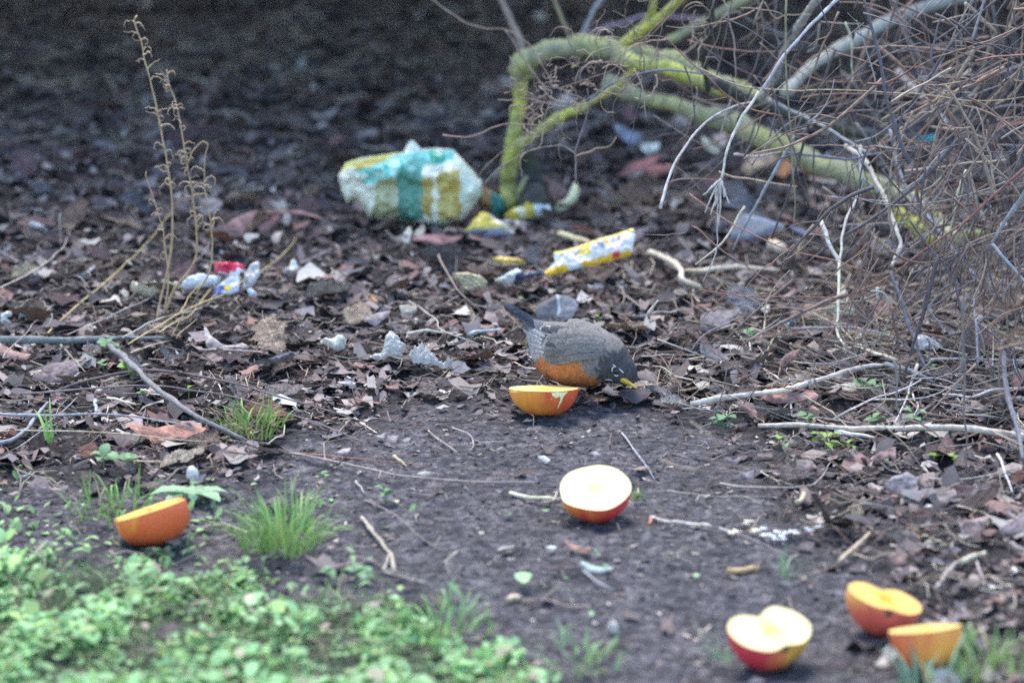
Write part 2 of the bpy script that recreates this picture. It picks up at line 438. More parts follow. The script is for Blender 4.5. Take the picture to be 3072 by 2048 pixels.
# ---------------------------------------------------------------- leaf litter, twig bits and clods nobody could count
PAL = np.array([(.18, .13, .11), (.25, .19, .17), (.115, .082, .075), (.34, .27, .23), (.20, .115, .095), (.15, .13, .13), (.40, .35, .29), (.075, .06, .06), (.055, .047, .05), (.28, .155, .12), (.48, .43, .37)])
PAL = PAL*np.array((.86, .91, .98))
PW = np.array([15, 13, 14, 9, 6, 14, 6, 12, 10, 3, 4]); PW = PW/PW.sum()
def scatter_px(n, ulo, uhi, vlo, vhi, prob):
    """n ground spots, even over the ground that the pixel range covers, kept with probability prob(u, v)"""
    out = []
    while sum(len(o) for o in out) < n:
        x = RNG.uniform(-1.25, 1.25, n); y = RNG.uniform(3.75, 8.2, n)
        u, v = PIX(x, y, hbase(x, y))
        k = (u > ulo) & (u < uhi) & (v > vlo) & (v < vhi) & (RNG.random(n) < prob(u, v))
        out.append(np.stack([x[k], y[k], u[k], v[k]], 1))
    return np.vstack(out)[:n]
def flakes(n, size, prob, rng, up=.35, pal=None, lift=.006, rims=7, asp=(.35, 1)):
    s = scatter_px(n, rng[0], rng[1], rng[2], rng[3], prob); x, y = s[:, 0], s[:, 1]
    z = hraw(x, y); L = RNG.uniform(size[0], size[1], n)*RNG.uniform(.6, 1, n)
    yaw = RNG.uniform(0, 2*math.pi, n); tx = RNG.normal(0, up, n); ty = RNG.normal(0, up, n)
    w = RNG.uniform(asp[0], asp[1], n)
    th = np.linspace(0, 2*math.pi, rims, endpoint=False)[None, :]+RNG.uniform(-.3, .3, (n, rims))
    rr = L[:, None]*RNG.uniform(.5, 1.1, (n, rims))
    lx = np.concatenate([np.zeros((n, 1)), rr*np.cos(th)], 1); ly = np.concatenate([np.zeros((n, 1)), rr*np.sin(th)*w[:, None]], 1)
    cu = RNG.normal(0, 9, n)[:, None]; lz = cu*(lx**2)*1.0+RNG.normal(0, .14, (n, rims+1))*L[:, None]
    c, sn = np.cos(yaw)[:, None], np.sin(yaw)[:, None]
    wx = lx*c-ly*sn; wy = lx*sn+ly*c; wz = lz+wx*tx[:, None]+wy*ty[:, None]
    wz = wz-wz.min(1)[:, None]*.6
    zz = z[:, None]+wz+RNG.uniform(0, lift, n)[:, None]
    V = np.stack([x[:, None]+wx, y[:, None]+wy, zz], 2).reshape(-1, 3)
    base = np.arange(n)[:, None]*(rims+1); k = np.arange(rims)
    F = np.stack([base+0*k, base+1+k, base+1+(k+1) % rims], 2).reshape(-1, 3)
    pal_ = PAL if pal is None else pal[0]; pw = PW if pal is None else pal[1]
    ci = pal_[RNG.choice(len(pal_), n, p=pw)]*RNG.uniform(.5, 1.4, (n, 1))
    C = np.repeat(ci, rims+1, 0)
    return V, F, C
def bits(n, size, rad, prob, rng, pal, lift=.008):
    s = scatter_px(n, rng[0], rng[1], rng[2], rng[3], prob); x, y = s[:, 0], s[:, 1]; z = hraw(x, y)
    L = RNG.uniform(size[0], size[1], n); yaw = RNG.normal(0, .9, n)+np.where(RNG.random(n) < .2, 1.5, 0); r = RNG.uniform(rad[0], rad[1], n)
    bend = RNG.normal(0, .12, n)*L; el = RNG.normal(0, .13, n); seg = 4; Vs = []
    for i in range(seg):
        f = i/(seg-1)-.5
        px_ = f*L; py_ = bend*(1-4*f*f)
        cx = x+px_*np.cos(yaw)-py_*np.sin(yaw); cy = y+px_*np.sin(yaw)+py_*np.cos(yaw); cz = z+.003+px_*el+np.abs(el)*L*.4+RNG.uniform(0, lift)
        rr = r*(1-.5*(f+.5))
        for j in range(3):
            a = j*2.094
            Vs.append(np.stack([cx-np.sin(yaw)*rr*math.cos(a), cy+np.cos(yaw)*rr*math.cos(a), cz+rr*math.sin(a)], 1))
    V = np.stack(Vs, 1).reshape(-1, 3); base = np.arange(n)[:, None]*(seg*3); F = []
    for i in range(seg-1):
        for j in range(3):
            k = (j+1) % 3
            F.append(np.concatenate([base+i*3+j, base+i*3+k, base+(i+1)*3+k, base+(i+1)*3+j], 1))
    F = np.stack(F, 1).reshape(-1, 4)
    ci = pal[RNG.integers(0, len(pal), n)]*RNG.uniform(.7, 1.25, (n, 1))
    return V, F, np.repeat(ci, seg*3, 0)
allr = (-500, 3600, -60, 2150)
pl = lambda u, v: litter_amount(u, v)*np.clip(.25+fbm(u*.006, v*.012, 44, 3)*1.1, 0, 1)
V, F, C = flakes(30000, (.004, .016), pl, allr, up=.24, asp=(.13, .75))
tag(meshobj('leaf_litter', V, F, M_litter, cols=C, smooth=False), 'shredded brown and grey leaf litter covering the dark earth', 'leaf litter', kind='stuff')
V, F, C = flakes(5200, (.010, .034), lambda u, v: np.clip(pl(u, v)+.035, 0, 1)*np.clip((v-150)/200, 0.2, 1), allr, up=.17, asp=(.35, .8), rims=9, lift=.006)
tag(meshobj('leaf_fragments', V, F, M_litter, cols=C, smooth=False), 'torn larger pieces of dead leaf lying loose over the litter', 'leaf fragments', kind='stuff')
V, F, C = flakes(15000, (.002, .0075), lambda u, v: 1-.7*litter_amount(u, v)-.8*green_amount(u, v), allr, up=.12, lift=.001, asp=(.2, .8),
                 pal=(np.array([(.06, .058, .062), (.11, .10, .10), (.19, .16, .145), (.03, .027, .03), (.36, .31, .26)]), np.array([.28, .25, .2, .2, .07])))
tag(meshobj('soil_crumbs', V, F, M_litter, cols=C, smooth=False), 'small crumbs of earth and leaf on the bare trodden soil', 'soil crumbs', kind='stuff')
SP = np.array([(.20, .15, .12), (.34, .27, .21), (.11, .08, .07), (.5, .43, .33), (.17, .10, .08)])
V, F, C = bits(12000, (.012, .085), (.0005, .0016), lambda u, v: .15+.85*litter_amount(u, v), allr, SP)
tag(meshobj('twig_litter', V, F, M_litter, cols=C), 'broken twig bits and straw scattered through the leaf litter', 'twig litter', kind='stuff')

# ---------------------------------------------------------------- individual leaves
def leaf_mesh(kind, seed):
    rg = np.random.default_rng(seed); n, m = 17, 9
    s = np.linspace(0, 1, n)[:, None]; t = np.linspace(-1, 1, m)[None, :]
    if kind == 'oval': w = .30*np.sin(math.pi*s**.85)**.8
    elif kind == 'lobed': w = (.36*np.sin(math.pi*s**.8)**.7)*(.62+.42*np.abs(np.sin(3.4*math.pi*s+.4)))
    elif kind == 'broad': w = .46*np.sin(math.pi*s**.65)**.6*(.8+.22*np.abs(np.sin(5*math.pi*s)))
    else: w = .15*np.sin(math.pi*s)**.7
    w = w*(1+.16*(rg.random((n, 1))-.5)); asym = 1+.25*rg.normal()*np.sign(t)*.4
    x = (s-.5)+0*t+.035*rg.normal(size=(n, m))*np.abs(t)**3; y = t*w*asym
    ca, cb, tw = rg.uniform(-.6, 2.2), rg.uniform(-.5, .9), rg.normal(0, .7)
    z = ca*y*y + cb*(s-.5)**2*.8 + tw*(s-.5)*y*.8 + .06*(fbm(x*5+seed, y*5, seed, 2)-.5)*2 + .02*np.abs(t)*np.cos(t*3+s*18)
    z = z-.025*np.exp(-(t/.15)**2)
    z = z-z.min()
    V = np.stack([x, y, z], 2).reshape(-1, 3); idx = np.arange(n*m).reshape(n, m)
    F = np.stack([idx[:-1, :-1].ravel(), idx[1:, :-1].ravel(), idx[1:, 1:].ravel(), idx[:-1, 1:].ravel()], 1)
    V2, F2 = tube_geo(spline([(-.5, 0, z[0, m//2]), (-.62, .02, .05), (-.72, .05, .02)], 5), [.010, .009, .008, .008, .009], 4)
    nn = len(V); Fl = [tuple(f) for f in F]+[tuple(i+nn for i in f) for f in F2]
    o = meshobj('leaf_master', np.vstack([V, V2]), Fl, M_leaf); me = o.data; bpy.data.objects.remove(o); return me
LM = {k: [leaf_mesh(k, i*7+j*31+1) for i in range(6)] for j, k in enumerate(('oval', 'lobed', 'broad', 'narrow'))}
LAND = [((1230, 545), 'the crumpled snack bag'), ((1570, 560), 'the foot of the mossy trunk'), ((1700, 1040), 'the robin'), ((1629, 1205), 'the apple half by the robin'),
        ((1784, 1480), 'the apple half on the bare path'), ((450, 1560), 'the orange apple half at the left'), ((2310, 1905), 'the notched apple half'), ((2650, 1810), 'the farthest of the three right apple halves'),
        ((400, 640), 'the tall dried weed'), ((680, 820), 'the red and white wrapper'), ((1780, 760), 'the printed yellow wrapper strip'), ((1410, 850), 'the tan fluted scrap'),
        ((1180, 1040), 'the clear plastic scrap'), ((1000, 1030), 'the white crumpled scrap'), ((760, 680), 'the arched brown leaf'), ((2300, 690), 'the blue grey slab'),
        ((2350, 1160), 'the long peeled stick'), ((2800, 1285), 'the pale straight stick'), ((745, 1280), 'the small grass tuft'), ((850, 1590), 'the large grass tuft'),
        ((150, 1015), 'the grey log at the left'), ((2300, 1570), 'the white chips'), ((2960, 650), 'the bramble tangle'), ((2385, 480), 'the orange leaf pair'),
        ((2520, 940), 'the straight pale stalk'), ((2770, 1040), 'the clear plastic triangle'), ((1000, 250), 'the dark shaded ground'), ((2480, 300), 'the pale grey log'),
        ((40, 950), 'the grey paper scraps'), ((2690, 1460), 'the lobed grey leaf'), ((600, 1470), 'the broad leaved weed'), ((1950, 600), 'the reddish leaf heap')]
LAB = {}
def place_label(desc, u, v, tail=True):
    d = sorted((math.hypot(u-a, (v-b)*1.6), a, b, t) for (a, b), t in LAND)
    _, a, b, t = d[0]; du, dv = u-a, (v-b)*1.6
    side = ('right of' if du > 0 else 'left of') if abs(du) > abs(dv) else ('in front of' if dv > 0 else 'behind')
    far = 'close ' if d[0][0] < 170 else ''
    lab = f'{desc} lying {far}{side} {t}'.replace('close in front', 'just in front').replace('close behind', 'just behind')
    if lab in LAB:
        lab = lab+', towards '+d[1][3].replace('the ', '', 1)
    if lab in LAB:
        k = 2
        base = lab
        while lab in LAB:
            lab = base.replace('lying', 'lying '+['flat', 'askew', 'crosswise', 'tipped', 'aslant', 'edgeways'][(k-2) % 6], 1); k += 1
            if k > 8: break
    LAB[lab] = 1
    return ' '.join(lab.split()[:16])
LCOL = [('dull brown', (.19, .135, .11)), ('grey brown', (.20, .165, .155)), ('purple brown', (.16, .105, .11)), ('tan', (.40, .29, .22)), ('dark brown', (.085, .06, .055)),
        ('reddish brown', (.26, .12, .09)), ('pale grey', (.38, .36, .35)), ('straw coloured', (.50, .42, .30)), ('slate grey', (.18, .19, .22)), ('pinkish tan', (.42, .27, .24))]
LWT = [16, 18, 16, 8, 15, 8, 7, 3, 8, 4]
LSH = {'oval': 'oval', 'lobed': 'lobed', 'broad': 'broad', 'narrow': 'narrow'}
def dry_leaf(u, v, L, kind, ci, yaw, tx, ty, label=None, sink=.2, group='dead leaves lying in the litter', lift=0):
    g = G(u, v); me = random.choice(LM[kind])
    o = bpy.data.objects.new('dead_leaf', me); COL.objects.link(o)
    o.rotation_euler = (tx, ty, yaw); o.scale = (L, L, L*random.uniform(.7, 1.3))
    o.location = (g.x, g.y, g.z+.003*float(litter_amount(u, v))+lift+abs(math.sin(tx))*L*.15+abs(math.sin(ty))*L*.3)
    j = random.uniform(.95, 1.5); c = LCOL[ci][1]; o.color = (min(.5, c[0]*j), min(.45, c[1]*j), min(.42, c[2]*j), 1)
    size = 'small' if L < .040 else ('large' if L > .062 else 'medium')
    lab = label or place_label(f'{size} {LCOL[ci][0]} {LSH[kind]} dead leaf', u, v)
    return tag(o, lab, 'leaf', group)
spots = []; tries = 0
while len(spots) < 280 and tries < 20000:
    tries += 1
    x = random.uniform(-.75, .75); y = random.uniform(4.2, 7.0)
    z = float(hbase(x, y)); u, v = PIX(x, y, z)
    if not (-30 < u < 3100 and 260 < v < 1640): continue
    if random.random() > float(litter_amount(u, v)): continue
    if random.random() < .35 and v < 600: continue
    if any(math.hypot(x-a, y-b) < .034 for a, b in spots): continue
    if 1500 < u < 1930 and 1100 < v < 1260: continue
    spots.append((x, y))
    L = .026+.044*random.random()**1.3
    kd = random.choices(['oval', 'lobed', 'broad', 'narrow'], [5, 4, 3, 2])[0]
    dry_leaf(u, v, L, kd, random.choices(range(10), LWT)[0], random.uniform(0, 6.28), max(-.5, min(.6, random.gauss(.2, .3))), max(-.5, min(.5, random.gauss(0, .3))))

# ---------------------------------------------------------------- scraps, wrappers and large traced leaves
bagp = [(248, 500), (300, 410), (400, 380), (560, 355), (680, 340), (700, 290), (730, 258), (760, 285), (790, 320), (900, 315), (1000, 325), (1080, 410), (1190, 530), (1190, 620), (1120, 720),
        (1060, 790), (940, 830), (860, 820), (700, 800), (560, 790), (455, 770), (400, 690), (360, 650), (310, 680), (270, 600)]
bagc = painter((.82, .84, .70), [
    ([(240, 480), (300, 400), (560, 350), (680, 335), (560, 400), (420, 450), (330, 440)], (.62, .62, .18)),
    ([(330, 430), (420, 400), (560, 375), (520, 420), (400, 460)], (.50, .42, .10)),
    ([(360, 470), (560, 390), (700, 340), (1010, 312), (1000, 400), (820, 425), (720, 500), (480, 555), (400, 540), (440, 500)], (.24, .64, .54)),
    ([(470, 470), (600, 400), (700, 375), (770, 400), (740, 460), (620, 490), (500, 520)], (.40, .72, .62)),
    ([(560, 430), (600, 425), (590, 490), (560, 495)], (.06, .5, .4)), ([(660, 400), (680, 395), (690, 470), (670, 475)], (.08, .5, .4)),
    ([(850, 340), (940, 330), (950, 400), (860, 400)], (.02, .33, .22)),
    ([(520, 520), (635, 495), (635, 760), (470, 760), (500, 600)], (.46, .47, .28)),
    ([(635, 490), (805, 440), (815, 780), (640, 780)], (.11, .31, .23)),
    ([(805, 480), (865, 500), (870, 800), (800, 720)], (.48, .38, .12)),
    ([(895, 465), (1045, 455), (1060, 760), (910, 800)], (.50, .41, .12)),
    ([(1045, 380), (1200, 500), (1200, 640), (1060, 720)], (.56, .64, .52)),
    ([(690, 340), (700, 285), (732, 250), (795, 330)], (.55, .70, .66))], 'B', 9, .12, 3)
bb = G(1230, 668)
o = pillow('snack_bag', bagp, 'B', 4, 78, .034, .0005, .014, .017, bagc, base=bb, wob=.02, D=60, seed=3, back=.7)
tag(o, 'crumpled white, green and mustard snack bag half sunk in the leaf litter', 'snack bag')
o = pillow('wrapper', [(1060, 885), (1110, 815), (1180, 740), (1250, 760), (1310, 800), (1380, 850), (1430, 868), (1200, 895)], 'B', 4, 40, .012, .0005, .004, .05,
           painter((.62, .50, .08), [([(1200, 735), (1260, 760), (1390, 860), (1300, 850)], (.8, .8, .66)), ([(1050, 880), (1440, 862), (1440, 900), (1050, 900)], (.35, .40, .55))], 'B', 5), seed=5)
tag(o, 'folded yellow and white wrapper lying in front of the mossy trunk', 'wrapper')
o = pillow('wrapper', [(1330, 750), (1400, 710), (1500, 672), (1560, 690), (1640, 685), (1650, 740), (1540, 760), (1440, 785), (1360, 790)], 'B', 4, 35, .01, .0005, .005, .05,
           painter((.60, .48, .06), [([(1510, 660), (1660, 670), (1660, 760), (1540, 770)], (.72, .78, .78)), ([(1400, 760), (1450, 700), (1470, 780)], (.8, .8, .6))], 'B', 5), seed=6)
tag(o, 'yellow wrapper with a white end touching the mossy trunk foot', 'wrapper')
o = pillow('wrapper', [(1180, 560), (1260, 590), (1330, 640), (1345, 740), (1270, 760), (1190, 700)], 'B', 4, 60, .01, .0005, .004, .05,
           painter((.30, .17, .05), [([(1240, 620), (1350, 600), (1350, 770), (1250, 770)], (.02, .17, .13))], 'B', 6), seed=8)
tag(o, 'brown and dark teal wrapper end between the snack bag and the mossy trunk', 'wrapper')
o = pillow('peel', [(1660, 700), (1740, 650), (1780, 560), (1810, 548), (1828, 590), (1805, 660), (1760, 705), (1690, 735), (1655, 725)], 'B', 3, 40, .010, .001, .002, .05,
           color=(.66, .66, .42), mat=M_flesh, wob=.01, seed=4)
tag(o, 'pale yellow crescent of peel below the dangling twig', 'peel')
strip = painter((.70, .70, .66), [
    ([(1650, 1000), (2190, 830), (2190, 860), (1660, 1020)], (.78, .66, .16)), ([(1820, 960), (1890, 940), (1895, 1010), (1830, 1020)], (.75, .55, .08)),
    ([(1900, 950), (1985, 925), (1990, 990), (1905, 1000)], (.40, .44, .50)), ([(1990, 920), (2020, 915), (2022, 960), (1995, 962)], (.8, .45, .05)),
    ([(2030, 905), (2050, 900), (2055, 925), (2033, 930)], (.25, .25, .6)), ([(2062, 895), (2090, 888), (2094, 915), (2066, 920)], (.55, .2, .35)),
    ([(2060, 965), (2080, 960), (2082, 985), (2062, 988)], (.7, .08, .06)), ([(1780, 1000), (1830, 985), (1830, 1030), (1790, 1030)], (.3, .3, .22)),
    ([(1700, 1010), (1760, 1000), (1750, 1050), (1700, 1050)], (.5, .5, .4)),
    ([(1835, 1065), (2170, 985), (2170, 1040), (1850, 1110)], (.80, .48, .03)), ([(2040, 1010), (2090, 1000), (2090, 1035), (2045, 1040)], (.6, .03, .06)),
    ([(1590, 1105), (1745, 1085), (1760, 1130), (1590, 1155)], (.82, .50, .03)), ([(1400, 1130), (1597, 1105), (1600, 1165), (1400, 1205)], (.035, .045, .09)),
    ([(1255, 1160), (1430, 1095), (1455, 1135), (1300, 1200)], (.66, .74, .68)), ([(1250, 1175), (1300, 1170), (1300, 1200), (1250, 1200)], (.7, .4, .05))], 'B', 3)
o = pillow('wrapper_strip', [(1262, 1180), (1420, 1103), (1455, 1128), (1600, 1112), (1665, 1060), (1655, 1000), (1830, 945), (2180, 838), (2192, 880), (2165, 1015), (1850, 1095), (1755, 1120), (1600, 1152), (1410, 1192), (1290, 1190)],
           'B', 3, 50, .003, .0006, .004, .04, strip, wob=.006, base=G(1700, 850), seed=9, back=.3)
tag(o, 'flattened white and yellow printed wrapper strip with a black end', 'wrapper')
def scrap(name, poly, zone, label, cat, color, tilt=40, **k):
    mat = k.pop('mat', M_print)
    o = pillow(name, poly, zone, k.pop('cell', 3.2), tilt, k.pop('bulge', .002), k.pop('thick', .0008), k.pop('crumple', .003), k.pop('cscale', .05), k.pop('colfn', None), tuple(np.array(color)*np.array((1, .96, .90))), mat, **k)
    return tag(o, label, cat) if o else None
scrap('wrapper_fragment', [(1240, 1035), (1320, 1018), (1475, 1048), (1465, 1072), (1340, 1072)], 'B', 'thin orange yellow scrap left of the printed wrapper strip', 'wrapper', (.78, .55, .12), 45)
scrap('wrapper_fragment', [(1085, 1120), (1092, 1092), (1118, 1100), (1120, 1130)], 'B', 'tiny bright yellow scrap standing behind the tan fluted scrap', 'wrapper', (.7, .6, .05), 70, wob=.005, cell=2.2)
def flute(u, v):
    d = np.hypot(u-1365, v-915); s = .72+.28*np.sin(d*.55)
    return np.stack([.56*s, .47*s, .26*s], 1)
scrap('fluted_card', [(1010, 1130), (1090, 1123), (1180, 1148), (1228, 1190), (1210, 1232), (1130, 1245), (1060, 1275), (1035, 1200)], 'B', 'tan fan shaped scrap of fluted card behind the robin\'s tail', 'card scrap', (.5, .42, .25), 60, colfn=flute, wob=.008, cell=2.4)
RW = painter((.62, .66, .70), [([(100, 740), (360, 745), (360, 800), (260, 838), (110, 835)], (.50, .008, .05)), ([(185, 925), (235, 930), (240, 975), (195, 972)], (.85, .62, .03)),
                               ([(100, 950), (190, 930), (190, 1000), (110, 1010)], (.09, .16, .45)), ([(290, 790), (340, 800), (330, 850), (280, 850)], (.8, .8, .8))], 'K', 4, .15)
scrap('wrapper', [(105, 752), (300, 745), (352, 770), (345, 800), (300, 840), (310, 900), (300, 985), (190, 1022), (105, 1012), (115, 955), (230, 850), (120, 830)], 'K', 'torn red, white and blue wrapper at the foot of the dried weed', 'wrapper', (.6, .6, .6), 50, colfn=RW, wob=.01)
scrap('paper_scrap', [(1420, 705), (1430, 640), (1500, 600), (1560, 578), (1735, 598), (1715, 665), (1600, 680), (1500, 690)], 'F', 'pale blue white paper scrap left of the red and blue wrapper', 'paper scrap', (.66, .72, .76), 50, bulge=.006)
scrap('plastic_film', [(330, 965), (350, 850), (400, 760), (465, 735), (465, 860), (400, 960)], 'K', 'grey see-through film scrap right of the red and blue wrapper', 'plastic scrap', (.3, .33, .38), 60, mat=M_plastic)
scrap('paper_scrap', [(365, 960), (400, 950), (450, 985), (440, 1040), (400, 1030)], 'K', 'small pale blue scrap below the grey film scrap', 'paper scrap', (.45, .54, .68), 45)
scrap('paper_scrap', [(640, 795), (700, 785), (715, 730), (745, 725), (770, 790), (740, 835), (660, 830)], 'K', 'white pointed scrap beside the thin straw, right of the wrapper', 'paper scrap', (.72, .74, .72), 45)
scrap('paper_scrap', [(850, 940), (900, 930), (945, 945), (930, 968), (870, 970)], 'K', 'small bluish white chip alone in the middle litter', 'paper scrap', (.6, .68, .78), 35)
scrap('paper_scrap', [(1018, 690), (1030, 655), (1100, 640), (1200, 655), (1420, 645), (1410, 690), (1260, 715), (1180, 760), (1110, 735), (1040, 715)], 'F', 'twisted cream tissue strip crossing behind the weed stalks', 'tissue', (.62, .56, .42), 45, bulge=.008, crumple=.006, cscale=.12)
scrap('paper_scrap', [(0, 885), (85, 862), (100, 905), (50, 925), (95, 965), (60, 985), (0, 960)], 'F', 'bent grey paper scrap lying behind the grey log', 'paper scrap', (.46, .50, .48), 50)
scrap('paper_scrap', [(150, 855), (212, 848), (216, 920), (150, 915)], 'F', 'small square grey paper scrap lying behind the grey log', 'paper scrap', (.46, .52, .54), 60, wob=.01)
scrap('paper_scrap', [(215, 170), (290, 180), (375, 215), (385, 250), (300, 228), (240, 205)], 'F', 'pale grey curled strip in the dark litter behind the log', 'paper scrap', (.48, .48, .52), 45)
scrap('plastic_scrap', [(1438, 1390), (1450, 1320), (1495, 1278), (1550, 1315), (1575, 1360), (1625, 1400), (1590, 1450), (1570, 1500), (1440, 1520), (1340, 1500), (1345, 1480), (1430, 1450)], 'K',
      'crumpled clear plastic scrap standing left of the robin', 'plastic scrap', (.4, .45, .5), 62, mat=M_plastic, bulge=.010, crumple=.008, cscale=.09, smooth=False)
scrap('plastic_scrap', [(1630, 1460), (1660, 1440), (1730, 1415), (1790, 1440), (1835, 1500), (1900, 1540), (2010, 1545), (2060, 1590), (1960, 1600), (1800, 1565), (1680, 1540)], 'K',
      'flat clear plastic scrap trailing behind the apple half by the robin', 'plastic scrap', (.4, .45, .5), 35, mat=M_plastic, bulge=.006, crumple=.008, cscale=.09, smooth=False)
scrap('dead_leaf', [(920, 1370), (1010, 1355), (1090, 1322), (1152, 1350), (1135, 1420), (1065, 1445), (985, 1405)], 'K', 'white crumpled scrap with a bent corner left of the clear plastic', 'paper scrap', (.66, .66, .58), 45, bulge=.007, crumple=.006).name = 'paper_scrap'
def big_leaf(poly, zone, label, color, tilt=35, **k):
    if 'colfn' not in k:
        sd0 = len(label); c0 = np.array(color)
        if c0[2] >= c0[1]*.93 and zone in 'DEHJK': c0 = c0*np.array((.78, .66, .58))
        qq = np.array(Q(zone, poly)); ctr = qq.mean(0); dr = qq-ctr; wv, vec = np.linalg.eigh(dr.T@dr); d1 = vec[:, 1]; d2 = vec[:, 0]
        def cf(u, v):
            a = (u-ctr[0])*d1[0]+(v-ctr[1])*d1[1]; b = (u-ctr[0])*d2[0]+(v-ctr[1])*d2[1]
            f = .75+.9*fbm(u*.06, v*.09, sd0, 4); f = f*(1+.35*np.exp(-(b/2.2)**2))*(1+.16*(np.sin((a-np.abs(b)*.8)*.38) > .75))
            f = f*np.where(fbm(u*.03+9, v*.05, sd0+2, 3) > .58, .62, 1)
            return np.clip(c0[None, :]*f[:, None], 0, .9)
        k['colfn'] = cf
    k.setdefault('crumple', .0018); k.setdefault('cscale', .03); k.setdefault('bulge', .0003); wv_ = k.get('wob', .05); k.setdefault('curl', .009)
    o = scrap('dead_leaf', poly, zone, label, 'leaf', color, tilt, mat=M_litter, wob=k.pop('wob', .12), **k); return o
big_leaf([(1278, 1215), (1330, 1175), (1400, 1148), (1505, 1150), (1480, 1190), (1420, 1220), (1380, 1255)], 'K', 'pale lilac grey leaf behind the clear plastic scrap', (.36, .34, .38), 40)
big_leaf([(1560, 1110), (1620, 1085), (1700, 1110), (1700, 1160), (1590, 1175), (1570, 1150)], 'K', 'speckled tan grey leaf with ragged edge, behind the robin\'s tail', (.40, .35, .28), 45)
big_leaf([(1335, 1055), (1350, 1000), (1385, 1045), (1420, 1065), (1360, 1070)], 'K', 'small orange brown pointed leaf in the middle litter', (.50, .24, .10), 45, cell=2.5)
big_leaf([(175, 540), (185, 480), (260, 410), (420, 345), (620, 335), (800, 345), (990, 408), (980, 418), (800, 372), (620, 365), (470, 385), (390, 440), (340, 540), (250, 520)], 'K',
         'long arched reddish brown leaf curled over the litter beside the dried weed', (.34, .19, .16), 60, wob=.01, curl=.0)
big_leaf([(450, 500), (500, 430), (570, 390), (640, 380), (600, 440), (540, 500), (490, 520)], 'K', 'dark pink brown curled leaf under the arched leaf', (.27, .14, .13), 55, wob=.01)
big_leaf([(555, 300), (570, 262), (660, 275), (685, 300), (680, 350), (620, 345)], 'K', 'pale grey flake resting on the arched leaf', (.46, .48, .46), 60, base=G(840, 655))
big_leaf([(650, 400), (670, 365), (710, 370), (720, 430), (690, 470), (650, 450)], 'K', 'white grey flake wedged under the arched leaf tip', (.48, .50, .48), 60)
big_leaf([(340, 560), (380, 520), (500, 540), (420, 560), (400, 600), (360, 600)], 'K', 'cream hooked leaf bit in front of the arched leaf', (.50, .44, .35), 45)
big_leaf([(560, 560), (600, 510), (650, 520), (620, 590), (570, 605)], 'K', 'pinkish tan leaf bit below the arched leaf tip', (.46, .35, .28), 45)
big_leaf([(1570, 580), (1610, 500), (1640, 460), (1660, 520), (1640, 600), (1600, 605)], 'K', 'upright cream leaf tip in front of the snack bag', (.56, .49, .38), 65)
big_leaf([(1660, 560), (1740, 450), (1770, 500), (1720, 590)], 'K', 'tan leaf blade standing beside the cream leaf tip', (.44, .37, .27), 60)
big_leaf([(1640, 600), (1760, 535), (1880, 530), (2080, 570), (2000, 600), (1880, 620), (1760, 590)], 'K', 'reddish pink crumpled leaf in front of the snack bag', (.33, .17, .15), 45)
big_leaf([(1600, 380), (1620, 310), (1700, 280), (1780, 330), (1830, 400), (1720, 400), (1640, 410)], 'K', 'dark curled leaf leaning against the snack bag front', (.13, .09, .09), 60)
big_leaf([(1830, 470), (1830, 410), (1900, 400), (2100, 370), (2190, 300), (2200, 330), (2120, 420), (1960, 480)], 'K', 'long purple brown leaf curled along the snack bag foot', (.22, .15, .15), 55)
big_leaf([(1205, 340), (1210, 260), (1250, 270), (1300, 350), (1260, 370)], 'K', 'pinkish brown leaf upright at the bag\'s left foot', (.32, .22, .20), 65)
big_leaf([(0, 330), (0, 270), (100, 250), (170, 280), (180, 330), (90, 370), (20, 380)], 'K', 'pale grey leaf behind the dried weed stalks', (.36, .34, .35), 50)
slabc = painter((.17, .16, .16), [([(920, 90), (1060, 110), (1190, 220), (1090, 340), (960, 340), (950, 220)], (.25, .24, .24)), ([(925, 90), (960, 100), (975, 300), (930, 340), (945, 250)], (.52, .54, .52))], 'R', 2)
big_leaf([(690, 280), (760, 190), (860, 130), (925, 85), (1060, 105), (1130, 150), (1180, 230), (1100, 380), (900, 400), (720, 380)], 'R', 'large slate grey leaf with a white fold just behind the robin\'s back', (.2, .2, .22), 55, colfn=slabc, wob=.01, cell=2.5)
slb = painter((.20, .21, .23), [([(290, 345), (620, 425), (700, 460), (600, 440), (330, 370)], (.32, .36, .44))], 'D', 3)
o = pillow('slate_slab', [(205, 520), (290, 345), (420, 358), (640, 430), (520, 478), (340, 535)], 'D', 4, 38, .001, .006, .001, .02, slb, mat=M_litter, wob=.01); tag(o, 'blue grey slab of slate under the right hand branches', 'slate')
big_leaf([(640, 440), (700, 450), (850, 488), (760, 492), (660, 465)], 'D', 'thin blue sliver right of the blue grey slab', (.20, .27, .45), 30, wob=.01)
o = scrap('foil_scrap', [(1548, 968), (1590, 980), (1610, 1000), (1660, 985), (1725, 975), (1715, 1008), (1630, 1035), (1580, 1020)], 'C', 'bright cyan foil scrap at the end of the dark log', 'foil scrap', (.10, .55, .58), 60)
scrap('plastic_scrap', [(1530, 1200), (1620, 1210), (1700, 1255), (1775, 1312), (1640, 1325), (1560, 1325)], 'D', 'clear triangular plastic scrap under the bramble stems', 'plastic scrap', (.45, .5, .6), 45, mat=M_plastic, smooth=False)
scrap('foil_scrap', [(622, 1170), (640, 1110), (690, 1075), (685, 1120), (650, 1170)], 'D', 'small turquoise scrap hidden in the litter below the red brown stem', 'foil scrap', (.12, .34, .42), 50, cell=2.5)
big_leaf([(870, 1050), (980, 980), (1010, 900), (1045, 850), (1090, 985), (1125, 1085), (1000, 1075)], 'D', 'pale buff triangular leaf behind the straight pale stalk', (.46, .40, .28), 55)
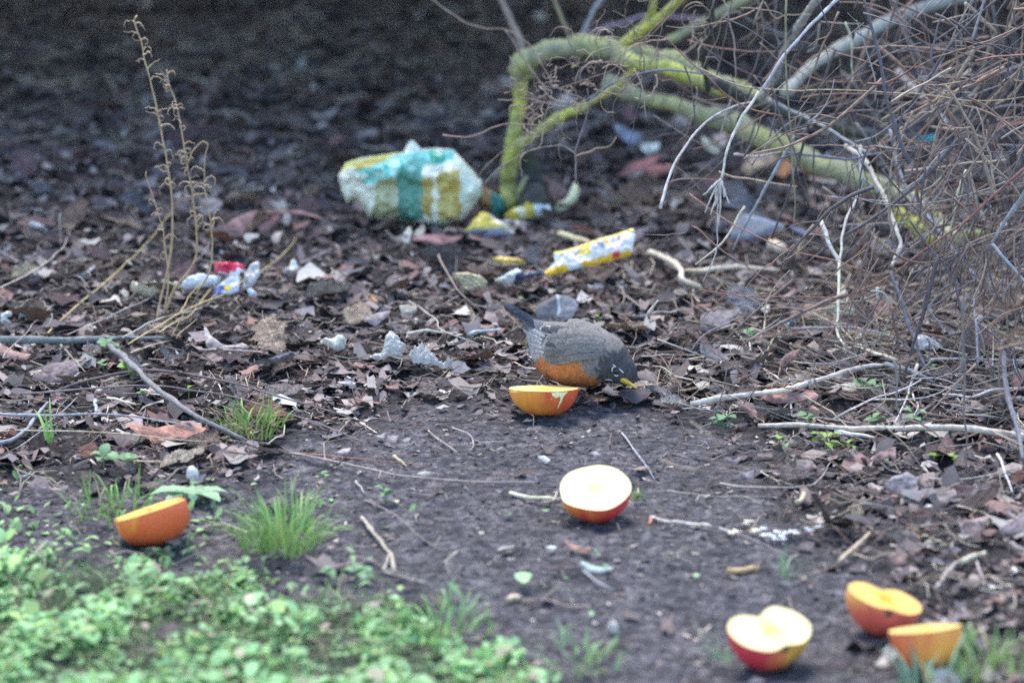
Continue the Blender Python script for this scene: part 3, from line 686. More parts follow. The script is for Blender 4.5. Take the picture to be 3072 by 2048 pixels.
for pl_, zn, lb, cc, tl in [
    ([(295, 1255), (330, 1180), (390, 1115), (520, 1105), (610, 1125), (560, 1180), (430, 1225), (340, 1290)], 'C', 'large tan curled leaf seen under the mossy lower limb', (.50, .34, .22), 50),
    ([(545, 1285), (570, 1200), (640, 1140), (670, 1160), (660, 1240), (610, 1290)], 'C', 'bright orange brown leaf beside the tan curled leaf', (.56, .23, .10), 55),
    ([(670, 1170), (720, 1165), (845, 1245), (820, 1275), (700, 1230)], 'C', 'orange brown pointed leaf right of the hanging green stem', (.46, .21, .12), 45),
    ([(770, 1300), (850, 1285), (935, 1310), (860, 1335)], 'C', 'thin pinkish tan leaf under the lower limb', (.48, .32, .25), 40),
    ([(808, 980), (830, 955), (900, 950), (960, 970), (900, 985), (850, 1000)], 'C', 'pale oval leaf lodged on the lower limb', (.52, .42, .32), 55),
    ([(0, 1010), (40, 1000), (150, 1100), (120, 1125), (40, 1080)], 'C', 'pale cream leaf left of the white stalk', (.55, .50, .36), 45),
    ([(80, 1010), (170, 950), (210, 1020), (180, 1090)], 'C', 'pinkish tan leaf behind the white stalk', (.42, .32, .26), 45),
    ([(1010, 890), (1030, 860), (1060, 890), (1050, 915)], 'C', 'tiny cream leaf above the dark log', (.6, .5, .36), 60),
    ([(1300, 1050), (1340, 1040), (1390, 1065), (1330, 1075)], 'C', 'pale green white leaf on the end of the dark log', (.48, .55, .42), 50),
    ([(1470, 1190), (1520, 1160), (1560, 1200), (1540, 1270), (1490, 1240)], 'C', 'pinkish curled leaf under the grey bramble stem', (.42, .27, .23), 55),
    ([(1660, 1190), (1700, 1175), (1745, 1195), (1700, 1215)], 'C', 'pale yellow green leaf among the bramble stems', (.46, .46, .20), 50)]:
    big_leaf(pl_, zn, lb, cc, tl, cell=3)
for pl_, zn, lb, cc, tl in [
    ([(1620, 1160), (1680, 1115), (1770, 1125), (1780, 1175), (1700, 1205), (1640, 1190)], 'A', 'white crumpled tissue blob behind the pale arching twig', (.74, .72, .60), 50),
    ([(1440, 1410), (1560, 1270), (1700, 1230), (1800, 1240), (1700, 1300), (1560, 1380), (1480, 1430)], 'A', 'large reddish brown leaf in the heap behind the arching twig', (.30, .13, .12), 45),
    ([(1620, 1340), (1750, 1290), (1880, 1300), (1860, 1360), (1720, 1390)], 'A', 'pinkish red leaf in the heap behind the arching twig', (.38, .17, .15), 40),
    ([(1400, 980), (1500, 1000), (1620, 1070), (1640, 1120), (1560, 1140), (1440, 1060)], 'A', 'bluish grey leaf in shade right of the dangling twig', (.20, .22, .27), 45),
    ([(1480, 850), (1560, 880), (1620, 940), (1560, 960), (1500, 900)], 'A', 'dark maroon leaf in the shade under the mossy limb', (.16, .07, .08), 45)]:
    big_leaf(pl_, zn, lb, cc, tl, cell=3.5)
for pl_, zn, lb, cc, tl in [
    ([(1375, 480), (1470, 460), (1580, 450), (1640, 480), (1600, 520), (1500, 500), (1420, 520)], 'S', 'xx', None, 0),
    ([(0, 1100), (60, 1060), (200, 1040), (300, 1045), (230, 1120), (190, 1190), (60, 1200), (0, 1190)], 'D', 'large grey oval leaf left of the turquoise scrap', (.24, .235, .26), 45),
    ([(0, 1310), (60, 1305), (140, 1340), (230, 1420), (160, 1430), (80, 1395), (0, 1380)], 'D', 'grey pointed leaf below the large grey oval leaf', (.24, .24, .27), 45),
    ([(560, 1440), (640, 1350), (780, 1300), (720, 1340), (690, 1420), (600, 1470)], 'D', 'dark brown torn leaf behind the long peeled stick', (.20, .13, .11), 45),
    ([(640, 1060), (760, 990), (870, 1000), (880, 1090), (760, 1130), (680, 1120)], 'D', 'brown crumpled leaf left of the buff triangular leaf', (.24, .16, .13), 50),
    ([(1230, 1010), (1330, 970), (1440, 1060), (1380, 1090), (1280, 1060)], 'D', 'reddish brown leaf right of the straight pale stalk', (.26, .14, .11), 45),
    ([(1540, 1110), (1640, 1070), (1650, 1130), (1600, 1160)], 'D', 'pinkish tan leaf right of the dark bramble stem', (.40, .27, .22), 50),
    ([(1100, 1270), (1150, 1210), (1180, 1200), (1170, 1250), (1120, 1290)], 'D', 'tan folded leaf at the foot of the straight pale stalk', (.44, .34, .25), 55),
    ([(450, 265), (470, 235), (560, 235), (650, 280), (680, 330), (560, 345), (520, 300)], 'E', 'purple brown leaf below the long peeled stick', (.27, .19, .19), 45),
    ([(560, 190), (700, 180), (960, 170), (1000, 215), (980, 245), (880, 225), (740, 245), (640, 225)], 'E', 'wide red brown leaf with a pale rim under the long peeled stick', (.26, .15, .13), 40),
    ([(935, 290), (960, 250), (1000, 290), (1000, 335), (960, 330)], 'E', 'small orange tan leaf standing under the peeled stick', (.44, .26, .18), 60),
    ([(1420, 780), (1490, 720), (1580, 690), (1640, 740), (1650, 840), (1610, 850), (1580, 790), (1540, 840), (1480, 830)], 'E', 'lobed pale grey leaf with a dark gap at the right', (.34, .33, .37), 55),
    ([(1310, 790), (1350, 760), (1430, 800), (1380, 840)], 'E', 'tan leaf tip beside the lobed pale grey leaf', (.46, .34, .28), 45),
    ([(1320, 640), (1400, 560), (1500, 530), (1510, 660), (1470, 600), (1400, 630)], 'E', 'purplish brown folded leaf with a tan rim at the right', (.30, .22, .22), 55),
    ([(1715, 870), (1770, 830), (1890, 820), (1905, 870), (1840, 910), (1750, 910)], 'E', 'rounded grey brown leaf at the far right of the bare path', (.27, .25, .26), 45),
    ([(1920, 1060), (1960, 1010), (2120, 985), (2080, 1080), (2010, 1130), (1940, 1120)], 'E', 'pinkish brown curled leaf above the pale wood chip', (.32, .22, .20), 50),
    ([(2170, 1090), (2260, 1010), (2351, 960), (2351, 1100), (2250, 1120)], 'E', 'large mauve grey leaf at the right edge above the pale chip', (.26, .24, .27), 45),
    ([(1440, 1250), (1520, 1210), (1590, 1250), (1560, 1310), (1490, 1300)], 'E', 'brown curled leaf behind the farthest of the three right apple halves', (.26, .20, .19), 45),
    ([(470, 720), (500, 695), (570, 700), (560, 745), (490, 750)], 'E', 'slate grey leaf in the trodden litter right of the path', (.23, .24, .29), 40),
    ([(850, 640), (880, 615), (960, 625), (990, 680), (930, 710), (860, 695)], 'E', 'grey leaf with a bent edge on the trodden litter', (.28, .25, .25), 45),
    ([(360, 620), (400, 595), (470, 590), (490, 640), (440, 650)], 'E', 'lilac grey leaf right of the bare path, with a pale rim', (.30, .27, .30), 40)]:
    if cc: big_leaf(pl_, zn, lb, cc, tl, cell=3)
for pl_, zn, lb, cc, tl in [
    ([(760, 800), (960, 810), (1200, 780), (1360, 860), (1200, 890), (1000, 900), (920, 880)], 'H', 'flat reddish brown leaf under the fallen grey branch', (.30, .15, .11), 30),
    ([(950, 890), (1100, 890), (960, 925), (985, 965)], 'H', 'small orange brown leaf stub in front of the flat reddish leaf', (.34, .17, .11), 40),
    ([(250, 470), (330, 400), (480, 390), (510, 480), (400, 530), (200, 520)], 'H', 'wide purplish grey leaf beneath the grey log', (.21, .185, .20), 40),
    ([(0, 290), (90, 320), (210, 360), (170, 390), (0, 370)], 'H', 'red brown leaf lying at the left edge under the grey log', (.29, .18, .15), 40),
    ([(1300, 160), (1340, 240), (1440, 290), (1540, 280), (1600, 320), (1420, 320), (1310, 310)], 'H', 'jagged pale tan leaf behind the long dark twig', (.42, .34, .29), 50),
    ([(180, 1200), (230, 1140), (300, 1130), (330, 1200), (450, 1190), (380, 1260), (230, 1280)], 'H', 'grey lobed leaf behind the orange apple half', (.26, .23, .25), 45),
    ([(1180, 510), (1210, 480), (1230, 500), (1200, 530)], 'H', 'cream curled leaf sliver right of the fallen branch', (.5, .47, .4), 55),
    ([(2110, 980), (2180, 945), (2230, 950), (2220, 985), (2150, 990)], 'H', 'pale grey leaf on the bare path left of centre', (.40, .40, .41), 45),
    ([(120, 1120), (200, 1100), (205, 1120), (140, 1135)], 'H', 'tiny bluish white leaf flake behind the orange apple half', (.5, .55, .6), 45),
    ([(240, 120), (300, 95), (320, 100), (290, 135), (250, 140)], 'J', 'leftmost of the three small grey leaves in a row', (.36, .37, .40), 45),
    ([(320, 130), (350, 105), (385, 115), (370, 150), (330, 150)], 'J', 'middle one of the three small grey leaves in a row', (.36, .36, .38), 45),
    ([(390, 150), (430, 120), (460, 140), (440, 160)], 'J', 'rightmost of the three small grey leaves in a row', (.32, .33, .36), 45),
    ([(1190, 240), (1240, 230), (1285, 265), (1250, 278), (1225, 260)], 'J', 'white curled leaf left of the apple half on the path', (.55, .55, .50), 50),
    ([(1510, 225), (1545, 205), (1590, 235), (1600, 250), (1540, 240)], 'J', 'lilac grey leaf flake behind the apple half on the path', (.36, .34, .38), 45),
    ([(1450, 880), (1480, 865), (1660, 905), (1640, 920), (1500, 915)], 'J', 'pale green grey narrow leaf on the bare path', (.33, .38, .33), 35),
    ([(1240, 775), (1280, 758), (1325, 775), (1290, 792)], 'J', 'small cream chip on the path below the apple half', (.50, .47, .40), 45),
    ([(1350, 750), (1440, 760), (1530, 800), (1500, 815), (1400, 780)], 'J', 'reddish brown flake pressed into the bare path', (.22, .12, .09), 20),
    ([(490, 345), (540, 322), (620, 340), (560, 345), (510, 360)], 'J', 'arched tan leaf sliver on the path\'s far edge', (.40, .34, .28), 55)]:
    big_leaf(pl_, zn, lb, cc, tl, cell=2.6)
# wood chips and a pebble
def chip(px, w, zone, color, label, name='wood_chip', cat='wood chip'):
    o = twig(px, w, None, color, name, None, taper=.8, zone=zone, sides=7, wob=.001)
    p = o.data.vertices[0].co.copy(); rebase(o, p); return tag(o, label, cat)
chip([(400, 1340), (500, 1338), (560, 1325), (612, 1318)], 40, 'E', (.52, .36, .18), 'stubby golden tan wood chip on the bare path behind the notched apple')
chip([(1935, 1285), (2000, 1255), (2095, 1225)], 42, 'E', (.50, .44, .32), 'blunt pale wood chip resting on the bent stick at the right')
chip([(850, 895), (890, 870), (900, 830)], 40, 'E', (.50, .42, .28), 'short curved cream wood chip right of the path')
chip([(1700, 872), (1790, 905), (1890, 935)], 44, 'B', (.62, .52, .30), 'thick cream stick end behind the printed wrapper strip')
chip([(1025, 1080), (1060, 1062), (1100, 1068)], 45, 'J', (.50, .40, .28), 'small pinkish cream chip in front of the grass, left of the path')
chip([(1640, 1240), (1660, 1245)], 75, 'J', (.5, .48, .42), 'round pale pebble on the path left of the notched apple', 'pebble', 'pebble')
chip([(500, 565), (560, 578), (600, 605)], 95, 'D', (.58, .48, .34), 'fat cream wood chip below the blue grey slab')
k = 0
wc = []
for (x, y) in [(430, 1095), (470, 1080), (520, 1030), (545, 1015), (570, 1085), (600, 1070), (640, 1060), (660, 1105), (700, 1110), (730, 1085), (760, 1110), (790, 1090), (830, 1080), (850, 1090), (720, 1130), (770, 1130), (930, 1060), (950, 1075), (1010, 1050), (640, 1110)]:
    L = random.uniform(34, 66); wc.append(1)
    o = twig([(x-L/2, y+random.uniform(-4, 4)), (x, y), (x+L/2, y+random.uniform(-8, 8))], random.uniform(13, 22), None, (.85, .86, .88) if x > 620 else (.80, .74, .58), 'chip', None, taper=.7, zone='E', wob=.001, lift=.006)
    rebase(o, o.data.vertices[0].co.copy())
    if x > 900: lb = 'cream splinter right of the white chip patch'
    elif x > 620: lb = 'white chip in the bright bluish white patch beside the path'
    else: lb = 'cream chip in the left half of the pale chip patch beside the path'
    tag(o, lb, 'chip', 'pale chips beside the path')
for (x, y) in [(1600, 1060), (1640, 1075), (1690, 1050), (1720, 1080), (1700, 1110), (1750, 1130), (1790, 1145), (1730, 1150), (1820, 1170), (1650, 1120)]:
    o = twig([(x-18, y), (x, y-5), (x+18, y+4)], random.uniform(12, 22), None, random.choice([(.5, .38, .22), (.55, .5, .36), (.5, .25, .1)]), 'chip', None, taper=.6, zone='E', wob=.001)
    rebase(o, o.data.vertices[0].co.copy())
    tag(o, 'yellowish crumb in the mottled crumb patch at the right', 'chip', 'yellowish crumbs at the right')

# ---------------------------------------------------------------- sticks lying on the ground, each a thing
def stick(px, w, zone, color, label, Y=None, lift=0.0, taper=.5, name='stick', mat=None, knots=2, sides=7, group='fallen sticks and twigs', cat='stick', **k):
    o = twig(px, w*1.18, Y, tuple(c_*1.15 for c_ in color), name, None, mat, taper, zone=zone, lift=lift+.002, knots=knots, sides=sides, **k)
    rebase(o, o.data.vertices[0].co.copy()); return tag(o, label, cat, group)
GREY = (.15, .16, .165); PALE = (.56, .48, .36); STRAW = (.44, .34, .17); BR = (.17, .12, .10); RB = (.20, .10, .075); WH = (.62, .58, .5)
stick([(160, 250), (330, 213), (560, 183), (800, 145), (1050, 70), (1250, 10), (1440, -8)], 32, 'E', (.42, .37, .32), 'long peeled grey stick with a whitish bare stretch, right of the robin', lift=.012, taper=.8, sides=8)
stick([(640, 172), (700, 162), (800, 143), (900, 117)], 34, 'E', (.72, .64, .46), 'cream bare wood stretch on the long peeled stick', lift=.014, taper=.7)
stick([(1440, -10), (1560, 15), (1680, 65), (1760, 110)], 34, 'E', GREY, 'grey stick leaning down from the peeled stick\'s upper end', lift=.01, taper=.5)
stick([(600, 385), (900, 385), (1200, 403), (1500, 405), (1900, 405), (2280, 450), (2420, 485)], 26, 'E', (.46, .40, .33), 'long straight pale stick low at the right, thicker at its right end', lift=.006, taper=1.5)
stick([(1110, 430), (1200, 440), (1365, 468)], 32, 'E', (.5, .46, .4), 'short pale stick just in front of the long straight pale stick')
stick([(860, 335), (1050, 345), (1200, 365), (1320, 390)], 16, 'E', (.28, .25, .23), 'thin grey brown twig behind the long straight pale stick')
stick([(1340, 212), (1600, 212), (1750, 190), (1880, 110)], 10, 'E', (.42, .38, .34), 'thin pale twig bending up over the green seedlings', lift=.015)
stick([(1100, 350), (1200, 290), (1350, 215), (1550, 150), (1700, 75), (1850, 90), (1950, 130)], 12, 'E', (.42, .38, .36), 'long crooked pale twig across the green seedlings', lift=.02)
stick([(1650, -20), (1600, 140), (1570, 220), (1490, 380)], 17, 'E', (.45, .41, .38), 'steep pale twig crossing the seedlings down to the straight stick', Y=(4.96, 4.80))
stick([(1620, 180), (1650, 260), (1620, 350)], 11, 'E', (.48, .42, .38), 'short bowed pale twig right of the steep pale twig')
stick([(1820, 178), (2000, 196), (2150, 150), (2420, 138)], 15, 'E', (.48, .44, .42), 'pale upswept twig at the right edge, above the straight stick', lift=.012)
stick([(1700, 110), (1900, 150), (2100, 155), (2351, 150)], 10, 'E', (.35, .31, .29), 'thin grey twig parallel to the upswept twig at the right edge', lift=.012)
stick([(1780, 225), (1960, 265), (2240, 320)], 9, 'E', (.34, .3, .3), 'thin straight twig between the upswept twig and the straight stick')
stick([(800, 165), (815, 250), (825, 325)], 17, 'E', (.42, .39, .37), 'short upright stub below the long peeled stick', Y=4.93, group=None)
stick([(640, 20), (770, 95)], 12, 'E', (.48, .42, .36), 'short straight straw above the long peeled stick')
stick([(360, 770), (500, 790), (900, 790), (1000, 740), (1080, 630)], 12, 'E', (.36, .3, .26), 'thin brown twig with an upturned end, right of the bare path')
stick([(620, 690), (690, 730), (745, 778)], 10, 'E', (.48, .42, .34), 'short straw slanting over the thin upturned twig')
stick([(620, 690), (800, 682)], 9, 'E', (.45, .4, .33), 'short level straw meeting the slanting straw')
stick([(1640, 730), (1900, 742), (2100, 715), (2420, 640)], 10, 'E', (.32, .27, .24), 'long thin brown twig at the lower right edge', lift=.01)
stick([(2180, 570), (2220, 680), (2280, 830)], 17, 'E', (.42, .4, .4), 'pale grey twig slanting down at the lower right edge')
stick([(0, 815), (300, 850), (530, 855), (620, 900)], 11, 'E', (.36, .31, .25), 'thin yellowish twig on the trodden earth right of the path')
stick([(-110, 990), (0, 1015), (200, 1035), (380, 1070), (480, 1102)], 24, 'E', (.55, .48, .42), 'pale stick with a broken reddish end right of the path apple')
stick([(470, 1100), (700, 1190), (850, 1270)], 9, 'E', (.3, .28, .28), 'thin grey twig running down from the white chip patch')
stick([(-120, 1035), (-90, 1000), (0, 1018)], 16, 'E', (.42, .18, .12), 'broken reddish bark end beside the path apple', group=None)
stick([(1132, 1282), (1230, 1190), (1340, 1090)], 24, 'E', (.36, .28, .19), 'tan forked stick behind the farthest right apple half', taper=.9)
stick([(1225, 1228), (1330, 1258), (1450, 1235)], 18, 'E', (.34, .27, .19), 'short tan bowed twig beside the tan forked stick')
stick([(1765, 1452), (1860, 1330), (1940, 1270)], 26, 'E', (.36, .31, .26), 'grey tan bent stick under the pale wood chip')
stick([(2040, 1280), (2090, 1440)], 18, 'E', (.32, .27, .24), 'short brown stick hanging down beside the pale wood chip')
stick([(1580, 1060), (1900, 1030), (2180, 1000)], 9, 'E', (.35, .28, .22), 'thin straw above the mottled crumb patch')
stick([(1900, 920), (2050, 945), (2180, 1000)], 12, 'E', (.42, .37, .28), 'curved straw ending above the pinkish leaf at the right')
stick([(-200, 1090), (0, 1092), (400, 1097), (800, 1097)], 52, 'F', (.15, .165, .16), 'thick grey green log lying level at the left edge', lift=.008, taper=.9, name='log', cat='log', sides=10, group=None)
stick([(790, 1085), (1050, 1078), (1350, 1088)], 34, 'F', (.15, .16, .155), 'grey branch continuing level from the log under the weed', taper=.6)
stick([(790, 1100), (950, 1210), (1080, 1330), (1200, 1450), (1330, 1560), (1530, 1680), (1720, 1780), (1930, 1890)], 54, 'F', (.17, .165, .165), 'fallen grey branch slanting down right from the log', lift=.024, taper=.45, name='branch', sides=9)
stick([(1450, 888), (1800, 965), (2331, 1065), (2560, 1115), (3000, 1150), (3420, 1155)], 15, 'H', (.30, .24, .22), 'very long thin brown twig crossing the path to the apple half', lift=.004)
stick([(1780, 965), (2050, 985), (2340, 1010), (2700, 1050)], 9, 'H', (.36, .16, .12), 'thin reddish twig above the very long brown twig')
stick([(330, 592), (550, 512), (750, 462), (950, 450), (1200, 470), (1500, 530), (1900, 650), (2331, 780)], 15, 'H', (.13, .10, .10), 'long dark bowed twig arching over the fallen branch', lift=.015)
stick([(60, 600), (500, 570), (900, 540), (1200, 570), (1500, 620), (1900, 740), (2331, 905)], 12, 'H', (.17, .14, .14), 'second long dark twig below the dark bowed one', lift=.015)
stick([(-30, 720), (300, 735), (600, 720), (900, 745), (1150, 790), (1300, 850)], 16, 'H', (.24, .24, .26), 'grey bowed twig left of the fallen branch\'s tip', lift=.015)
stick([(-30, 828), (400, 835), (800, 855), (1200, 890), (1400, 892)], 9, 'H', (.40, .35, .24), 'thin yellowish twig below the grey bowed twig', lift=.01)
stick([(-20, 920), (120, 860), (220, 760), (305, 650)], 26, 'H', (.24, .25, .27), 'grey stick rising from the left edge below the log')
stick([(240, 830), (380, 720), (490, 620)], 14, 'H', (.22, .21, .22), 'thin grey stick beside the thick one rising from the left edge')
stick([(100, 940), (250, 840), (400, 760)], 10, 'H', (.22, .2, .2), 'thin dark twig crossing below the rising grey sticks')
stick([(690, 622), (770, 640), (865, 660)], 16, 'H', (.62, .56, .44), 'short cream straw left of the fallen branch', taper=.9)
stick([(900, 570), (960, 585), (1042, 612)], 13, 'H', (.56, .5, .4), 'short cream straw touching the fallen branch')
stick([(390, 285), (480, 390), (585, 490)], 9, 'H', (.36, .30, .22), 'thin brown stalk slanting below the grey log')
stick([(605, 640), (612, 712)], 22, 'H', (.28, .3, .34), 'short blue grey stub on the bowed twigs', taper=.8, group=None)
stick([(1390, 530), (1415, 610)], 9, 'H', (.5, .44, .36), 'short pale upright straw right of the fallen branch', group=None)
stick([(850, 1022), (1000, 1026), (1140, 1030)], 10, 'H', (.5, .42, .26), 'short level yellowish straw above the broad leaved weed')
stick([(970, 1215), (1130, 1160), (1300, 1110), (1390, 1080)], 12, 'F', (.50, .43, .30), 'pale straw lying below the log under the weed')
stick([(1040, 445), (1150, 470), (1330, 490)], 20, 'J', (.60, .56, .38), 'pale yellow straw touching the apple half on the path', taper=.9)
stick([(170, 590), (240, 690), (330, 800), (360, 910)], 22, 'J', (.30, .26, .20), 'bent tan twig on the path right of the large grass tuft', taper=.9)
stick([(300, 905), (320, 840), (335, 800)], 20, 'J', (.28, .25, .2), 'short fork beside the bent tan twig')
stick([(300, 915), (450, 950), (600, 995)], 12, 'J', (.3, .27, .22), 'thin twig trailing right from the bent tan twig')
stick([(130, 375), (160, 410), (185, 450)], 12, 'J', (.32, .27, .24), 'short brown twig at the path\'s left border')
stick([(190, 490), (380, 590), (560, 740), (700, 800)], 8, 'J', (.24, .19, .17), 'long thin dark twig slanting across the bare path')
stick([(1470, 900), (1560, 970), (1640, 1020)], 16, 'J', (.26, .25, .25), 'grey twig below the pale green grey leaf')
stick([(1700, 95), (1780, 200), (1900, 370)], 10, 'J', (.30, .28, .3), 'thin grey twig slanting right of the path apple')
stick([(565, 85), (640, 145), (735, 208)], 12, 'J', (.34, .28, .25), 'short brown twig on the path\'s far border')
stick([(700, 60), (790, 100), (825, 160), (800, 200)], 9, 'J', (.30, .25, .23), 'small hooked twig right of the short brown twig')
stick([(850, 150), (1010, 150)], 8, 'J', (.34, .3, .28), 'short level twig beside the hooked twig')
stick([(360, 230), (430, 290)], 20, 'J', (.42, .34, .22), 'blunt tan stub beside the long brown twig', group=None)
stick([(100, 232), (200, 270), (280, 330), (300, 400), (400, 442)], 34, 'Z', PALE, 'curved cream forked stick right of the printed wrapper', taper=.8, lift=.01)
stick([(290, 345), (420, 345), (560, 328), (720, 330), (880, 345)], 28, 'Z', (.60, .52, .38), 'level cream stick joining the curved cream stick', taper=.6, lift=.008)
stick([(1870, 640), (1880, 720), (1960, 860), (2050, 1000), (2220, 1140)], 13, 'K', (.30, .24, .2), 'thin bent twig crossing the tan fluted scrap', lift=.03)
stick([(2050, 1005), (1930, 1060), (1800, 1120)], 10, 'K', (.28, .22, .2), 'thin side twig under the fluted scrap twig', lift=.008)
stick([(1640, 1050), (1760, 1130), (1850, 1200), (1890, 1280), (2050, 1350), (2250, 1420)], 16, 'K', (.36, .32, .27), 'grey kinked twig left of the robin\'s tail', lift=.01)
stick([(1620, 1310), (1750, 1280), (1900, 1300), (2020, 1300)], 20, 'K', (.56, .52, .42), 'pale flat blade of straw left of the robin', taper=.5)
stick([(2110, 1310), (2230, 1285), (2350, 1280)], 26, 'K', (.38, .42, .44), 'bluish grey blade of straw meeting the robin\'s tail', taper=.7)
stick([(780, 760), (900, 710), (1040, 645)], 20, 'K', (.36, .3, .28), 'grey pink stick pointing up right, beside the white pointed scrap')
stick([(0, 1440), (300, 1440), (560, 1470)], 16, 'K', (.34, .28, .25), 'flat tan blade behind the long dark twigs', taper=.7)
stick([(300, 880), (600, 850), (800, 855)], 10, 'Z', (.52, .44, .32), 'thin straw right of the robin, above the peeled stick')
stick([(50, 860), (200, 850), (380, 855)], 9, 'Z', (.45, .38, .3), 'second thin straw right of the robin')
stick([(0, 625), (150, 600), (270, 590)], 22, 'Z', (.27, .22, .2), 'grey brown stick lying behind the robin\'s head')
stick([(90, 610), (150, 520)], 18, 'Z', (.5, .44, .36), 'short cream stub leaning behind the robin\'s head', Y=5.15, group=None)
stick([(1340, 795), (1450, 840), (1590, 885)], 24, 'Z', (.52, .45, .33), 'cream splinter above the peeled stick\'s high end', taper=.7)
stick([(1740, 885), (1950, 878), (2200, 880), (2400, 890)], 13, 'Z', (.45, .42, .42), 'straight thin pale stick in front of the plastic triangle')
stick([(940, 695), (1150, 690), (1350, 690), (1550, 740), (1680, 830)], 14, 'Z', (.30, .27, .29), 'grey twig bowed across the straight pale stalk\'s foot', lift=.02)
stick([(1070, 740), (1280, 780), (1500, 770)], 9, 'Z', (.38, .3, .24), 'thin brown twig in front of the pale stalk\'s foot')

# ---------------------------------------------------------------- mossy shrub with arching limbs
ms = empty('mossy_shrub', G(1560, 610), 'bare shrub with a thick yellow green mossy arching limb and dangling dead twigs', 'shrub')
ms.location = (0, 0, 0)
YB = G(1560, 608).y
def br(px, w, z, Y, mat=None, color=BR, name='branch', parent=None, **k):
    k.setdefault('sides', 10 if w > 40 else 6); k.setdefault('seg', 12 if w > 40 else 5)
    return twig(px, w, Y, color, name, parent or ms, mat, zone=z, **k)
br([(590, 1610), (585, 1480), (600, 1350), (640, 1100), (675, 800), (690, 620), (690, 500)], 140, 'A', (YB, YB-.05), M_moss, name='trunk', taper=.72, sides=14, wob=.006)
br([(690, 560), (700, 490), (820, 425), (1000, 370), (1200, 365), (1450, 410), (1700, 470), (2000, 570), (2300, 690), (2560, 800)], 185, 'A', (YB-.05, YB-.15), M_moss2, taper=.9, sides=14, wob=.008)
br([(1500, 480), (1800, 520), (2050, 620), (2300, 720)], 130, 'A', (YB-.16, YB-.22), M_moss, taper=.8, sides=12, wob=.006)
br([(560, 1290), (700, 1120), (850, 1010), (1000, 915), (1180, 830), (1400, 700), (1560, 560)], 85, 'A', (YB-.03, YB-.1), M_moss, taper=.8, sides=10, wob=.006)
br([(800, 1640), (785, 1480), (765, 1330), (735, 1180)], 230, 'A', (YB-.01, YB-.01), M_dark, name='stump', taper=.6, sides=12, wob=.006)
br([(640, 1600), (690, 1480), (730, 1380)], 70, 'A', (YB-.06, YB-.05), M_moss2, name='root', taper=.5, sides=10)
br([(1350, 640), (1600, 760), (1850, 820), (2090, 900), (2350, 1010), (2700, 1120)], 130, 'A', (YB+.15, YB+.05), M_moss2, taper=.95, sides=12, wob=.008)
br([(0, 830), (300, 930), (500, 1020), (800, 1150), (1100, 1270), (1350, 1360), (1500, 1440), (1660, 1560), (1760, 1660), (1840, 1740)], 165, 'C', (YB+.1, 5.62), M_moss2, taper=.75, sides=14, wob=.008)
br([(1380, 330), (1500, 400), (1650, 500), (1760, 580)], 120, 'D', (5.60, 5.58), M_moss, taper=.7, sides=12, wob=.006)
br([(1880, 520), (1960, 480), (2060, 490)], 60, 'D', 5.7, M_moss, taper=.7)
br([(1480, 340), (1650, 190), (1720, 60), (1730, -120)], 60, 'A', (YB-.1, YB-.2), M_moss, taper=.8)
br([(1480, 350), (1750, 160), (1950, -10), (2050, -120)], 85, 'A', (YB-.1, YB-.3), M_moss, taper=.8)
br([(720, 430), (640, 240), (560, 60), (500, -100)], 60, 'A', (YB-.05, YB), color=(.22, .18, .14), taper=.8)
br([(1065, 300), (1000, 130), (930, -40)], 30, 'A', YB+.05, color=(.32, .28, .16), taper=.8)
br([(1150, 310), (1230, 150), (1290, 30), (1370, -60)], 46, 'A', YB+.1, color=(.32, .32, .33), taper=.8)
br([(1200, 265), (1440, 190), (1650, 130), (1850, 135), (2100, 150)], 30, 'A', YB+.5, color=(.38, .28, .32), taper=.8)
br([(1850, 320), (2100, 180), (2352, 50), (2600, -80)], 75, 'A', YB+.2, M_moss2, taper=.9)
br([(100, 600), (350, 715), (700, 850), (1000, 935), (1300, 985), (1530, 1010)], 82, 'C', (YB-.35, YB-.15), M_dark, taper=.85, sides=12, wob=.006)
br([(90, -20), (60, 250), (30, 450), (60, 650)], 62, 'C', (5.55, YB-.35), M_dark, taper=.8, sides=8)
br([(620, 680), (800, 490), (1000, 360), (1280, 205), (1500, 100), (1800, 10), (2100, -60)], 84, 'C', (5.75, 6.3), color=(.27, .28, .25), taper=1.15, sides=12)
br([(860, -20), (750, 150), (640, 330), (540, 560), (460, 700)], 62, 'C', (5.35, 5.5), color=(.36, .35, .32), taper=.8)
br([(1020, -20), (860, 130), (700, 300), (560, 480), (430, 670)], 28, 'C', (5.2, 5.15), color=(.40, .40, .42), taper=.7)
br([(430, 670), (290, 880), (200, 1080), (160, 1290)], 24, 'C', (5.15, 5.12), color=(.60, .56, .48), taper=.7, name='twig')
for e in [(30, 1540), (85, 1560), (180, 1430), (110, 1500), (20, 1420), (215, 1480), (130, 1640), (60, 1380)]:
    br([(150, 1300), ((150+e[0])/2+random.uniform(-8, 8), (1300+e[1])/2), e], 17, 'C', 5.12, color=(.56, .52, .46), taper=.7, name='twig', sides=5)
br([(125, 1480), (130, 1640), (125, 1780), (90, 1900), (20, 2050)], 12, 'C', (5.12, 5.1), color=(.42, .38, .34), taper=.5, name='twig', sides=5)
br([(790, 40), (600, 320), (450, 520), (350, 700), (260, 950), (240, 1240)], 22, 'C', (5.4, 5.45), color=(.075, .075, .085), taper=.7, name='twig')
br([(880, 170), (780, 300), (700, 420), (600, 600)], 16, 'C', 5.5, color=(.09, .09, .1), taper=.7, name='twig')
